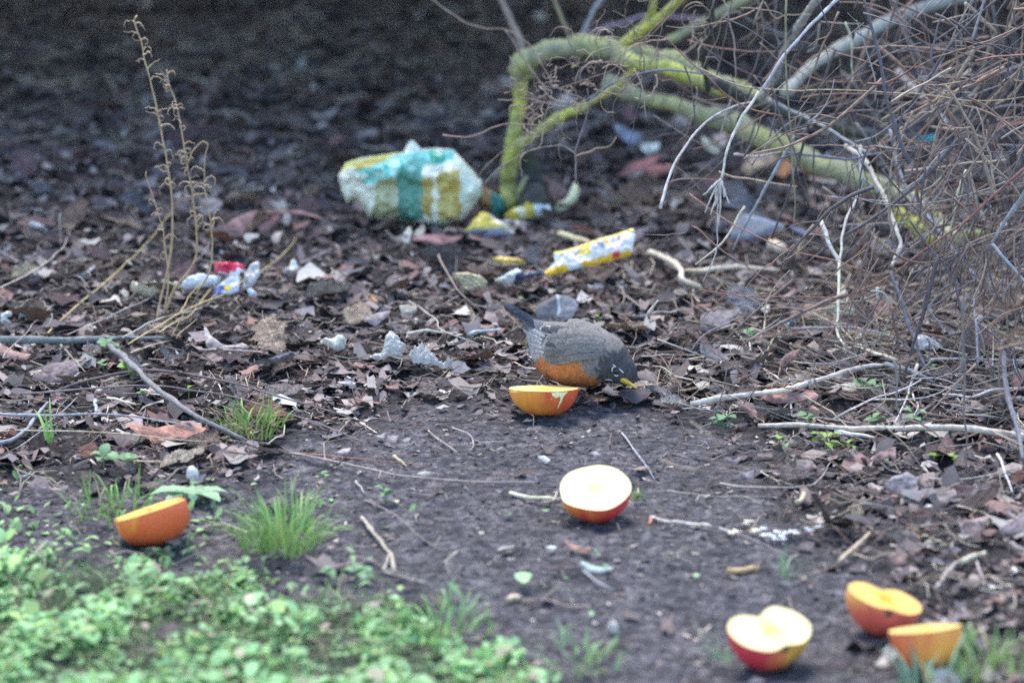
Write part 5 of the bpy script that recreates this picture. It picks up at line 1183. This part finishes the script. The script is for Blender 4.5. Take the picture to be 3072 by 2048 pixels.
# broad leaved weed
g = G(580, 1500); wdd = empty('broad_leaved_weed', g, 'low broad leaved green weed with a white tuft behind the orange apple half', 'weed')
for a, L in [(0.2, .040), (1.0, .032), (1.9, .03), (2.7, .036), (3.2, .05), (3.8, .038), (4.8, .026), (5.6, .042)]:
    s = np.linspace(0, 1, 12); V = []; F = []
    hw = L*.24*np.sin(math.pi*s**1.2)**.7*(.75+.35*np.abs(np.sin(s*11))); hw[0] = .0012
    for i in range(12):
        for t in (-1, 0, 1):
            lx = s[i]*L; ly = t*hw[i]; lz = .006+.45*s[i]*L*math.exp(-s[i]*1.2)+abs(t)*hw[i]*.3-.12*L*s[i]**3
            V.append((lx*math.cos(a)-ly*math.sin(a), lx*math.sin(a)+ly*math.cos(a), lz))
    for i in range(11):
        for t in range(2): q = i*3+t; F.append((q, q+3, q+4, q+1))
    j = random.uniform(.8, 1.2); meshobj('leaf', V, F, M_greeno, wdd, color=(.26*j, .42*j, .24*j))
import bmesh
def blob(name, c, r, col, parent, sq=.8, seed=1, mat=None):
    bm = bmesh.new(); bmesh.ops.create_icosphere(bm, subdivisions=3, radius=1)
    for v in bm.verts:
        n = v.co.copy(); f = 1+.28*(float(fbm(n.x*2+seed, n.y*2+n.z*3, seed, 3))-.5)*2; v.co = Vector((n.x*r*f, n.y*r*f, n.z*r*sq*f))+Vector(c)
    me = bpy.data.meshes.new(name); bm.to_mesh(me); bm.free(); me.materials.append(mat or M_greeno)
    me.polygons.foreach_set('use_smooth', np.ones(len(me.polygons), dtype=bool))
    o = bpy.data.objects.new(name, me); COL.objects.link(o); o.parent = parent; o.color = (*col, 1); return o
blob('white_tuft', (.0, -.005, .034), .0075, (.62, .62, .62), wdd, 1.0)
# sparse low green between the mat and the litter at the left
def sprigs():
    Vs = []; Cs = []; F = []; k = 0
    s = scatter_px(700, -300, 1250, 1380, 1950, lambda u, v: np.clip((fbm(u*.009, v*.014, 91, 3)-.42)*4, 0, 1)*np.clip((1100-u)/500, 0.05, 1)*np.clip((v-1380)/160, 0, 1))
    for i in range(len(s)):
        x, y = s[i, 0], s[i, 1]; L = random.uniform(.004, .014)
        V, f = oval_leaf_geo((x, y, float(hraw(x, y))+random.random()*.006), L, L*random.uniform(.12, .4), random.uniform(0, 6.28), random.uniform(-.1, 1.1), .3, 4)
        Vs += V; F += [tuple(t+k for t in q) for q in f]; k += len(V); j = random.uniform(.6, 1.2); Cs += [(.26*j, .44*j, .18*j)]*len(V)
    return meshobj('sparse_sprigs', Vs, np.array(F), M_green, cols=np.array(Cs))
tag(sprigs(), 'sparse low green sprigs thinning out from the ground cover at the left', 'sprigs', kind='stuff')
# green ground cover
def cover():
    n = 12500; Vs = []; Cs = []; F = []
    s = scatter_px(n, -500, 2100, 1480, 2150, lambda u, v: green_amount(u, v)*np.clip(fbm(u*.007, v*.013, 77, 3)*5.5-2.15, .03, 1)+.001)
    nn = 4; k = 0
    for i in range(n):
        x, y = s[i, 0], s[i, 1]; L = random.uniform(.004, .012)
        if i % 6 == 0: L *= 1.9
        hh = random.random()**1.5*.015*(.2+1.5*float(vnoise(x*22, y*22, 6)))
        V, f = oval_leaf_geo((x, y, float(hraw(x, y))+hh), L, L*random.uniform(.28, .48), random.uniform(0, 6.28), random.uniform(-.3, .9), .3, nn)
        Vs += V; F += [tuple(t+k for t in q) for q in f]; k += len(V)
        tone = float(fbm(x*9, y*9, 8, 3)); j = random.uniform(.6, 1.25)*(.65+.7*tone)
        c = (.29*j, .52*j, .23*j) if random.random() < .75 else ((.34*j, .54*j, .18*j) if random.random() < .75 else (.42*j, .36*j, .26*j))
        Cs += [c]*len(V)
    return meshobj('ground_cover', Vs, np.array(F), M_green, cols=np.array(Cs))
tag(cover(), 'mass of small leaved pale green ground cover in the lower left corner', 'ground cover', kind='stuff')
V, F, C = bits(900, (.02, .05), (.0006, .0013), lambda u, v: green_amount(u, v), (-400, 1700, 1500, 2150), np.array([(.2, .36, .14), (.28, .4, .16), (.36, .3, .2)]), lift=.015)
tag(meshobj('ground_cover_stems', V, F, M_green, cols=C), 'thin green stems running through the ground cover', 'stems', kind='stuff')

# ---------------------------------------------------------------- apples
def apple_half(c_px, Rr, cut, n_dir, axis_dir, red, yel, bias, label, sq=.86, flesh=(.86, .80, .52), sink=.003, grad=None, brown=0.0, peel_patch=None, dish=.04, depth=1.0):
    """cut 'long': plane through the core; 'cross': across it. n_dir: cut face normal (right, up, towards camera); axis_dir: core axis in the same terms"""
    sp, cp = math.sin(PITCH), math.cos(PITCH)
    ex = Vector((1, 0, 0)); eu = Vector((0, sp, cp)); et = Vector((0, -cp, sp))
    n = (ex*n_dir[0]+eu*n_dir[1]+et*n_dir[2]).normalized(); a = ex*axis_dir[0]+eu*axis_dir[1]+et*axis_dir[2]
    a = (a-n*a.dot(n)).normalized(); b = n.cross(a)
    def prof(th):        # apple radius as a function of the angle from the stem end
        th = np.asarray(th)
        return Rr*(1-.42*np.exp(-(th/.36)**2)-.22*np.exp(-((math.pi-th)/.30)**2))*(1+.04*np.cos(th))
    e = empty('apple_half', (0, 0, 0), label, 'apple', 'apple halves on the ground')
    nt_, np_ = 44, 56; V = []; F = []
    if cut == 'long':
        # local: z' = core axis (a), x' = b, y' = -n (peel side)
        th = np.linspace(0.0, math.pi, nt_); ph = np.linspace(0, math.pi, np_)
        for t in th:
            r = float(prof(t)); rr = r*math.sin(t); zz = r*math.cos(t)*sq
            for p in ph: V.append(b*(rr*math.cos(p))-n*(rr*math.sin(p))*depth+a*(zz))
        for i in range(nt_-1):
            for j in range(np_-1): q = i*np_+j; F.append((q, q+1, q+np_+1, q+np_))
        rim = [V[i*np_] for i in range(nt_)]+[V[i*np_+np_-1] for i in range(nt_-2, 0, -1)]
    else:
        th = np.linspace(math.pi/2, math.pi, nt_); ph = np.linspace(0, 2*math.pi, np_*2, endpoint=False); m = np_*2
        for t in th:
            r = float(prof(t))
            for p in ph:
                w = 1+.025*math.cos(5*p)*math.sin(t); rr = r*math.sin(t)*w
                V.append(a*(rr*math.cos(p))+b*(rr*math.sin(p))+n*(r*math.cos(t)*sq))
        for i in range(nt_-1):
            for j in range(m): k = (j+1) % m; F.append((i*m+j, i*m+k, (i+1)*m+k, (i+1)*m+j))
        rim = [V[j] for j in range(m)]
    V = [Vector(v) for v in V]; V = [v*(1+.035*(float(fbm(v.x*38+c_px[0], v.y*38+v.z*31, 3, 2))-.5)*2) for v in V]
    rim = [v*(1+.035*(float(fbm(v.x*38+c_px[0], v.y*38+v.z*31, 3, 2))-.5)*2) for v in rim]
    low = min(v.z for v in V)
    # place: ray through the face centre, with the peel touching the ground
    z = .03
    for _ in range(6):
        p0 = G(c_px[0], c_px[1], z); z = -low-sink
        z = z  # height of the face centre above the ground
    e.location = p0
    Va = np.array([tuple(v) for v in V])
    if grad is None: g = np.zeros(len(V))
    else: g = (Va@np.array(tuple(ex))*grad[0]+Va@np.array(tuple(eu))*grad[1]+Va@np.array(tuple(n))*grad[2])/Rr
    ao = meshobj('peel', Va, F, apple_peel('apple_peel', red, yel, bias), e, np.stack([g, g, g], 1)*1.0)
    # flesh: rings from the rim to the centre
    rings = 14; cen = sum(rim, Vector())/len(rim); m = len(rim); V2 = []; C2 = []; inn = 1
    if cut == 'long': cen = a*0.0
    for k in range(rings+1):
        f = 1-k/rings
        for j, v in enumerate(rim):
            d = (v-cen)*f; r_ = d.length/Rr
            nz = float(fbm(d.x*90+3, d.y*90+d.z*60, 4, 3))-.5
            V2.append(cen+d*(.995 if k == 0 else 1)+n*(.0006-dish*Rr*(1-f)*.5+nz*.0011*(k > 0)))
            if cut == 'long': cr = math.exp(-(((d.dot(a))/(.42*Rr))**2+((d.dot(b))/(.22*Rr))**2)*1.3)
            else:
                ang = math.atan2(d.dot(b), d.dot(a)); cr = math.exp(-((r_-.0)/(.30*(.75+.35*abs(math.cos(2.5*ang)))))**2)
            mt_ = float(fbm(d.dot(a)*160+9, d.dot(b)*160, 7, 3)); c = Vector(flesh)*(1-.16*cr)*(.84+.3*mt_)-Vector((.02, .06, .13))*cr*(.5+mt_)-Vector((0, .02, .09))*mt_
            if k <= 1: c = Vector((flesh[0], flesh[1]*.97, flesh[2]*.8))
            br_ = brown*(.35+max(0, nz*2+.5))
            c = c.lerp(Vector((.62, .40, .12)), min(1, max(0, br_)))
            C2.append(tuple(c))
    F2 = []
    for k in range(rings):
        for j in range(m): q = (j+1) % m; F2.append((k*m+j, (k+1)*m+j, (k+1)*m+q, k*m+q))
    meshobj('flesh', [tuple(v) for v in V2], F2, M_flesh, e, np.array(C2))
    sd_ = simple('seed_cell', (.30, .20, .07), .6)
    if cut == 'long':
        for s_ in (-1, 1):
            o = blob('seed_cell', cen+b*(.11*Rr*s_)-n*.0006, .07*Rr, (.26, .17, .06), e, .4, 3, M_greeno)
            o.scale = (1, 1, 1)
    else:
        for q in range(5):
            an = q*1.2566
            o = blob('seed_cell', cen+(a*math.cos(an)+b*math.sin(an))*.17*Rr-n*(dish*Rr*.45+.0012), .04*Rr, (.28, .2, .08), e, .5, q, M_greeno)
    # calyx remnant at the blossom end
    pc = (-a*(float(prof(math.pi))*sq) - n*.004) if cut == 'long' else (-n*(float(prof(math.pi))*sq*.96))
    blob('calyx', pc, .0042, (.10, .085, .04), e, .8, 9, M_greeno)
    if cut == 'long':
        p1 = a*(float(prof(0))*sq*1.0); V3, F3 = tube_geo(spline([tuple(p1-n*.003), tuple(p1+a*.006-n*.004), tuple(p1+a*.011-n*.003)], 5), [.0012, .001, .001, .0011, .0013], 5)
        meshobj('stem', V3, F3, M_twig, e, color=(.12, .08, .05))
    if peel_patch:
        bvh = BVHTree.FromObject(ao, bpy.context.evaluated_depsgraph_get()); o3 = Vector((0, 0, CH))
        for poly, zn in peel_patch:
            pq = Q(zn, poly); arr = np.array(pq); lo, hi = arr.min(0), arr.max(0); gx, gy = np.meshgrid(np.arange(lo[0], hi[0]+2, 2), np.arange(lo[1], hi[1]+2, 2))
            pts = np.stack([gx.ravel(), gy.ravel()], 1); ins = inside(pts, pq); mp = {}; Vp = []
            for i_, (q_, s_) in enumerate(zip(pts, ins)):
                if not s_: continue
                d = Vector(ray(*q_)).normalized(); h = bvh.ray_cast(o3-e.location, d)
                if h[0] is None: continue
                mp[i_] = len(Vp); Vp.append(tuple(h[0]+h[1]*.0007*(1 if h[1].dot(d) < 0 else -1)))
            nxg = gx.shape[1]; Fp = [tuple(mp[t] for t in (i_, i_+1, i_+nxg+1, i_+nxg)) for i_ in mp if all(t in mp for t in (i_, i_+1, i_+nxg+1, i_+nxg))]
            if Fp: meshobj('peeled_patch', Vp, Fp, M_flesh, e, np.tile(np.array((.86, .78, .42)), (len(Vp), 1)))
    return e
ci = math.cos; si = math.sin
apple_half((1786, 1464), .0400, 'cross', (-.05, si(R_(53)), ci(R_(53))), (1, 0, 0), (.62, .05, .05), (.80, .34, .06), -.12, 'cream faced apple half with red skin alone on the bare path', sq=1.0, flesh=(.62, .54, .33), grad=(.25, -.1, .0))
apple_half((1629, 1166), .0415, 'cross', (.0, si(R_(85)), ci(R_(85))), (1, 0, 0), (.60, .10, .04), (.82, .34, .05), -.10, 'orange yellow apple half with a pecked rim just in front of the robin', sq=.86, flesh=(.60, .48, .20), grad=(.28, .05, 0), brown=.15,
           peel_patch=[([(860, 1165), (1060, 1165), (1050, 1190), (1010, 1230), (985, 1290), (950, 1355), (932, 1352), (955, 1290), (970, 1235), (920, 1245), (885, 1225)], 'R'), ([(870, 1240), (885, 1245), (872, 1275), (862, 1270)], 'R'), ([(410, 1155), (530, 1165), (860, 1160), (870, 1180), (600, 1178), (420, 1178)], 'R')])
apple_half((450, 1528), .0500, 'long', (-.30, .94, .06), (.95, .30, -.15), (.72, .14, .05), (.90, .44, .04), -.28, 'orange skinned apple half with a browned cut face, lying in the weeds at the left', sq=.95, flesh=(.64, .38, .10), grad=(.35, -.1, 0), brown=.35, depth=.82)
apple_half((2312, 1888), .0435, 'long', (.08, si(R_(58)), ci(R_(58))), (-.45, .50, -.7), (.62, .05, .07), (.62, .48, .06), -.22, 'red skinned apple half, cut face notched at the stem, left of the front three', sq=.88, flesh=(.62, .54, .30), grad=(-.45, 0, 0))
apple_half((2655, 1795), .0400, 'long', (.28, .88, .30), (-.12, .25, -.9), (.66, .12, .08), (.85, .44, .10), -.12, 'pinkish yellow apple half tipped to the right, blossom end towards the front', sq=.92, flesh=(.62, .40, .13), grad=(.1, -.5, 0), brown=.25)
apple_half((2773, 1886), .0370, 'cross', (-.10, .99, .03), (1, 0, 0), (.66, .15, .06), (.84, .40, .08), -.12, 'apple half with a level cream cut edge behind blurred grass, lower right', dish=.0, sq=1.25, flesh=(.60, .44, .17), grad=(-.25, .15, 0), brown=.12)

# ---------------------------------------------------------------- the robin
YR = G(1700, 1188).y
def RP(zx, zy, off=0.0):
    u, v = 1420+.26786*zx, 860+.26786*zy
    return P(u, v, YR-(u-1715)*.00012+off)
rob = empty('robin', (0, 0, 0), 'robin with grey back and orange breast bending its bill to the ground', 'robin')
g0 = G(1700, 1188)
SEC = [((560, 420), 60, .6), ((640, 450), 100, .62), ((720, 515), 165, .68), ((800, 580), 235, .76), ((925, 672), 342, .84), ((1105, 732), 382, .88), ((1320, 780), 352, .9), ((1500, 830), 285, .9),
       ((1620, 905), 204, .88), ((1700, 968), 156, .86), ((1745, 1018), 120, .82), ((1775, 1054), 82, .8), ((1800, 1080), 45, .8)]
cc = spline([(s[0][0], s[0][1], 0) for s in SEC], 72)[:, :2]; tt = np.linspace(0, 1, 72)
Ls = np.r_[0, np.cumsum(np.hypot(*np.diff(np.array([s[0] for s in SEC], float), axis=0).T))]; Ls /= Ls[-1]
rr = np.interp(tt, Ls, [s[1] for s in SEC]); ww = np.interp(tt, Ls, [s[2] for s in SEC])
k3 = np.array([.25, .5, .25]); rr[1:-1] = np.convolve(rr, k3, 'valid')
C3 = np.array([tuple(RP(x, y)) for x, y in cc]); mpz = .26786*pxm(1700, 1080, YR)
Tn = np.gradient(C3, axis=0); Tn /= np.linalg.norm(Tn, axis=1)[:, None]
sp, cp = math.sin(PITCH), math.cos(PITCH); view = np.array([0, -cp, sp])
Sd = view-(Tn@view)[:, None]*Tn; Sd /= np.linalg.norm(Sd, axis=1)[:, None]           # towards the camera
Nn = np.cross(Sd, Tn); Nn /= np.linalg.norm(Nn, axis=1)[:, None]
if Nn[30][2] < 0: Nn = -Nn
NS = 64; th = np.linspace(0, 2*math.pi, NS, endpoint=False)
V = []; C = []
def reg(poly): return np.array(poly, float)
ORANGE = [(740, 770), (800, 800), (870, 865), (940, 892), (1020, 850), (1100, 845), (1250, 835), (1290, 900), (1310, 960), (1400, 1040), (1450, 1110), (1480, 1400), (700, 1400), (690, 900)]
WHITE = [(560, 500), (620, 480), (700, 490), (760, 560), (790, 680), (800, 780), (740, 775), (690, 860), (600, 760)]
HEAD = [(1490, 780), (1560, 760), (1700, 640), (1900, 760), (1900, 1200), (1480, 1200), (1440, 1120), (1420, 1040), (1430, 930)]
def body_col(zx, zy):
    p = np.array([[zx+70*(float(fbm(zx*.03, zy*.03, 1, 3))-.5)*2, zy+70*(float(fbm(zx*.03+7, zy*.03, 2, 3))-.5)*2]])
    st = float(fbm(zx*.05+zy*.02, zy*.012-zx*.004, 9, 3)); c = np.array((.20, .185, .17))*(.72+.6*st)
    if zx < 800: c = np.array((.16, .165, .17))*(.7+.6*st)
    if inside(p, WHITE)[0]: c = np.array((.40, .38, .35))*(.4+.95*st)
    if inside(p, ORANGE)[0]:
        f = min(1, max(0, (zy-1000)/140)); c = np.array((.44, .165, .065))*(1-.25*f)*(.72+.55*st)
    if inside(p, HEAD)[0]: c = np.array((.075, .073, .075))*(.7+.6*st)
    if zx > 1560 and zy > 1060: c = np.array((.07, .07, .07))*(.6+.8*st)
    return c
for i in range(72):
    for j, a in enumerate(th):
        cz, sz = math.cos(a), math.sin(a); r = rr[i]*mpz
        f = 1+.035*(float(fbm(i*.35, j*.9, 5, 3))-.5)*2
        V.append(C3[i]+Nn[i]*(r*cz*f)+Sd[i]*(r*ww[i]*sz*f))
        q = C3[i]+Nn[i]*(r*cz)+Sd[i]*(r*ww[i]*abs(sz)*.0)
        u, v = PIX(q[0], q[1], q[2]); C.append(body_col((u-1420)/.26786, (v-860)/.26786))
F = [(i*NS+j, i*NS+(j+1) % NS, (i+1)*NS+(j+1) % NS, (i+1)*NS+j) for i in range(71) for j in range(NS)]+[tuple(range(NS))[::-1], tuple(71*NS+j for j in range(NS))]
body = meshobj('body', V, F, M_feather, rob, np.array(C))
bvh = BVHTree.FromObject(body, bpy.context.evaluated_depsgraph_get()); O3 = Vector((0, 0, CH))
def surf(zx, zy, off):
    u, v = 1420+.26786*zx, 860+.26786*zy; d = Vector(ray(u, v)).normalized(); h = bvh.ray_cast(O3, d)
    return h[0]-d*off if h[0] is not None else None
mc = np.array(C3[35]); mn = Sd[35]
def mirror(V):
    V = np.asarray(V); d = (V-mc)@mn; return V-2*d[:, None]*mn
def feather(root, tip, w, off, col, edge=(.34, .34, .33), ew=.8, name='feather', both=True, parent=None, n=14, m=9, droop=.0):
    root, tip = np.array(root, float), np.array(tip, float); ax_ = tip-root; L = np.linalg.norm(ax_); d = ax_/L; pn = np.array([-d[1], d[0]])
    V = []; Cc = []; last = None
    for i in range(n):
        s = i/(n-1); hw = w/2*(min(1, (s*4+.25))**.5)*(max(0, 1-max(0, (s-.72)/.28)**2))**.5+1
        for j in range(m):
            t = j/(m-1)*2-1; p = root+ax_*s+pn*t*hw; q = surf(p[0], p[1], off+.0006*(1-t*t)+.0012*s)
            if q is None:
                q = RP(p[0], p[1]); 
                if last is not None: q = P(1420+.26786*p[0], 860+.26786*p[1], last.y)
            else: last = q
            V.append(tuple(q)); e_ = random.random() > .25 and abs(t) > ew or s > .94
            st = .8+.4*float(vnoise(t*9, s*3, 4)); Cc.append(np.array(edge if e_ else col)*st*(.75 if abs(t) < .12 else 1))
    F = [(i*m+j, i*m+j+1, (i+1)*m+j+1, (i+1)*m+j) for i in range(n-1) for j in range(m-1)]
    return np.array(V), F, np.array(Cc)
D1 = (.135, .13, .125); D2 = (.18, .17, .158); D3 = (.075, .073, .072)
FE = [((1050, 520), (742, 470), 95, .0012, D3, (.60, .60, .55)), ((1150, 780), (800, 770), 80, .0010, D1, (.17, .17, .16)), ((1150, 720), (785, 700), 85, .0016, D1, (.22, .22, .21)),
      ((1150, 660), (790, 640), 90, .0022, D3, (.26, .26, .25)), ((1180, 590), (810, 570), 105, .0028, D1, (.24, .25, .25)), ((1180, 500), (840, 470), 100, .0034, D3, (.22, .23, .23)),
      ((1200, 790), (860, 850), 80, .0016, D1, (.16, .16, .15)), ((1260, 760), (930, 840), 90, .0030, D2, (.14, .14, .135)), ((1260, 700), (900, 740), 120, .0036, D1, (.15, .15, .15)),
      ((1280, 620), (900, 640), 140, .0042, D2, (.145, .145, .14)), ((1300, 530), (930, 530), 150, .0044, D2, (.14, .14, .135)),
      ((1450, 720), (1010, 770), 150, .0048, D2, (.15, .15, .145)), ((1460, 640), (1020, 650), 190, .0052, (.19, .175, .16), (.19, .18, .17)), ((1420, 560), (1050, 530), 170, .0050, (.19, .18, .165), (.18, .17, .16))]
for side in (0, 1):
    wng = bpy.data.objects.new('wing', None); COL.objects.link(wng); wng.parent = rob
    for a in FE:
        V, F, Cc = feather(*a)
        if side: V = mirror(V)
        meshobj('feather', V, F, M_feather, wng, Cc)
# tail
tl = bpy.data.objects.new('tail', None); COL.objects.link(tl); tl.parent = rob
for i, (r0, t0, w, o_) in enumerate([((760, 420), (340, 206), 60, .010), ((755, 425), (350, 212), 58, .004), ((750, 440), (370, 222), 56, -.002), ((745, 450), (392, 236), 54, -.008), ((740, 455), (420, 252), 50, .014), ((735, 470), (445, 275), 46, -.013)]):
    root, tip = np.array(r0, float), np.array(t0, float); ax_ = tip-root; pn = np.array([-ax_[1], ax_[0]])/np.linalg.norm(ax_); V = []; Cc = []
    for s in np.linspace(0, 1, 12):
        hw = w*.8*(.6+.4*s)*(max(0, 1-max(0, (s-.85)/.15)**2))**.5+1
        for t in np.linspace(-1, 1, 5):
            p = root+ax_*s+pn*t*hw; q = RP(p[0], p[1], o_*(.3+s)+.004*t); V.append((q.x, q.y, q.z)); Cc.append(np.array((.035, .042, .055))*(1.6 if abs(t) > .8 else 1))
    F = [(a*5+b_, a*5+b_+1, (a+1)*5+b_+1, (a+1)*5+b_) for a in range(11) for b_ in range(4)]
    meshobj('feather', V, F, M_feather, tl, np.array(Cc))
# pale undertail tufts
for a in [((760, 640), (600, 560), 40), ((770, 690), (630, 640), 40), ((770, 600), (625, 520), 40), ((790, 740), (680, 720), 36), ((800, 560), (660, 480), 44)]:
    V, F, Cc = feather(a[0], a[1], a[2], .0008, (.38, .36, .34), (.32, .31, .30), .7); meshobj('undertail_feather', V, F, M_feather, rob, Cc)
# bill
def bill(p0, p1, r0, col, name, off=0):
    a = RP(*p0, -.012+off); b = RP(*p1, -.014+off); pts = spline([tuple(a), tuple((a+b)/2+Vector((0, 0, .0006))), tuple(b)], 8)
    V, F = tube_geo(pts, [r0*(1-.85*t**1.5) for t in np.linspace(0, 1, 8)], 8, 0); return meshobj(name, V, F, simple('horn', col, .4), rob)
bill((1655, 1022), (1842, 1140), .0029, (.62, .42, .05), 'upper_bill')
bill((1650, 1045), (1828, 1142), .0022, (.55, .38, .06), 'lower_bill', .001)
q = surf(1600, 945, 0); q = q if q else RP(1600, 945, -.02)
ey = bpy.data.objects.new('eye', None); COL.objects.link(ey); ey.parent = rob
def ball(name, c, r, mat, parent):
    bm = bmesh.new(); bmesh.ops.create_uvsphere(bm, u_segments=16, v_segments=10, radius=r); me = bpy.data.meshes.new(name); bm.to_mesh(me); bm.free()
    me.transform(Matrix.Translation(c)); me.materials.append(mat); me.polygons.foreach_set('use_smooth', np.ones(len(me.polygons), dtype=bool)); o = bpy.data.objects.new(name, me); COL.objects.link(o); o.parent = parent; return o
ball('eyeball', q, .0034, simple('eye_black', (.01, .009, .01), .08, .6), ey)
WM = simple('white_feathers', (.62, .60, .55), .8)
for nm, pts_, w_ in (('eye_ring', [(1592, 892), (1562, 905), (1552, 935), (1562, 958)], 14), ('eye_ring', [(1575, 985), (1600, 996), (1628, 990)], 16), ('brow_streak', [(1560, 870), (1600, 900)], 14), ('lore_streak', [(1630, 915), (1660, 945), (1685, 965)], 15), ('chin_streak', [(1470, 1040), (1520, 1040), (1560, 1050)], 10)):
    pp = [surf(x, y, .0006) for x, y in pts_]
    pp = [tuple(x) for x in pp if x]
    if len(pp) > 1:
        V, F = tube_geo(spline(pp, 9), [w_*mpz/2*s for s in (.3, .7, .9, 1, 1, 1, .9, .7, .3)], 6, .1); meshobj(nm, V, F, WM, rob)
for x0, dx in ((1665, 0), (1712, .02)):
    lg = bpy.data.objects.new('leg', None); COL.objects.link(lg); lg.parent = rob
    top = P(x0-8, 1130, YR+dx) if dx else P(1637, 1104, YR-.02); ft = G(x0+(12 if dx else -2), 1188+(-14 if dx else 0), .001); ft.y = YR+dx; ft.z = float(hsm(ft.x, ft.y))+.001
    V, F = tube_geo(spline([tuple(top), tuple((top+ft)/2+Vector((-.004, .002, 0))), tuple(ft)], 7), [.0022, .0016, .0012, .0011, .0011, .0012, .0014], 6, .05)
    lm = simple('leg_skin', (.18, .12, .08), .6); meshobj('shank', V, F, lm, lg)
    for a in (-.7, 0, .6, 3.1):
        e_ = ft+Vector((math.cos(a)*.017, -.3*.017+math.sin(a)*.012, -.001)); V, F = tube_geo(spline([tuple(ft), tuple((ft+e_)/2+Vector((0, 0, .002))), tuple(e_)], 5), [.0012, .001, .001, .0008, .0004], 5, 0); meshobj('toe', V, F, lm, lg)
def setbase(e, p):
    """move an Empty to the foot of its thing without moving its parts"""
    for c in e.children: c.location = c.location-Vector(p)
    e.location = Vector(p)
setbase(rob, g0); setbase(ms, G(1560, 610)); setbase(bt, G(2900, 1000)); setbase(wd, G(490, 955))

# ---------------------------------------------------------------- unseen foliage added behind and above the frame to shade the far ground
def shade_canopy():
    n = 13500; Vs = []; F = []; k = 0; Cs = []
    for i in range(n):
        x = random.uniform(-3.4, 2.6); y = random.uniform(6.3, 9.4)+(.25 if x > 0 else 0)
        lo = .40+.2*float(vnoise(x*1.3, y*1.3, 3))+(.0 if x < .0 else .12)
        z = lo+random.random()**1.5*1.3
        L = random.uniform(.07, .14)
        V, f = oval_leaf_geo((x, y, z), L, L*.3, random.uniform(0, 6.28), random.uniform(-.8, .6), .3, 4); Vs += V; F += [tuple(t+k for t in q) for q in f]; k += len(V)
        j = random.uniform(.6, 1.3); Cs += [(.05*j, .09*j, .035*j)]*len(V)
    return meshobj('occluder_leaves', Vs, np.array(F), M_green, None, np.array(Cs))
cn = empty('foliage_occluder', (-.5, 9.2, 0), 'added unseen leafy bush overhanging the shaded ground at the back', 'occluder')
cr = shade_canopy(); cr.parent = cn; cr.location = (.5, -9.2, 0); cr['kind'] = 'stuff'
for i in range(5):
    x = -2.4+i*1.1; V, F = tube_geo(spline([(x, 9.4, -.05), (x+.1, 9.3, .6), (x+random.uniform(-.4, .4), 8.9, 1.4)], 8), np.linspace(.05, .02, 8), 8)
    o = meshobj('trunk', V, F, M_dark, cn); o.location = (.5, -9.2, 0)  # stems added under the unseen light-blocking foliage
SC.cycles.use_denoising = False
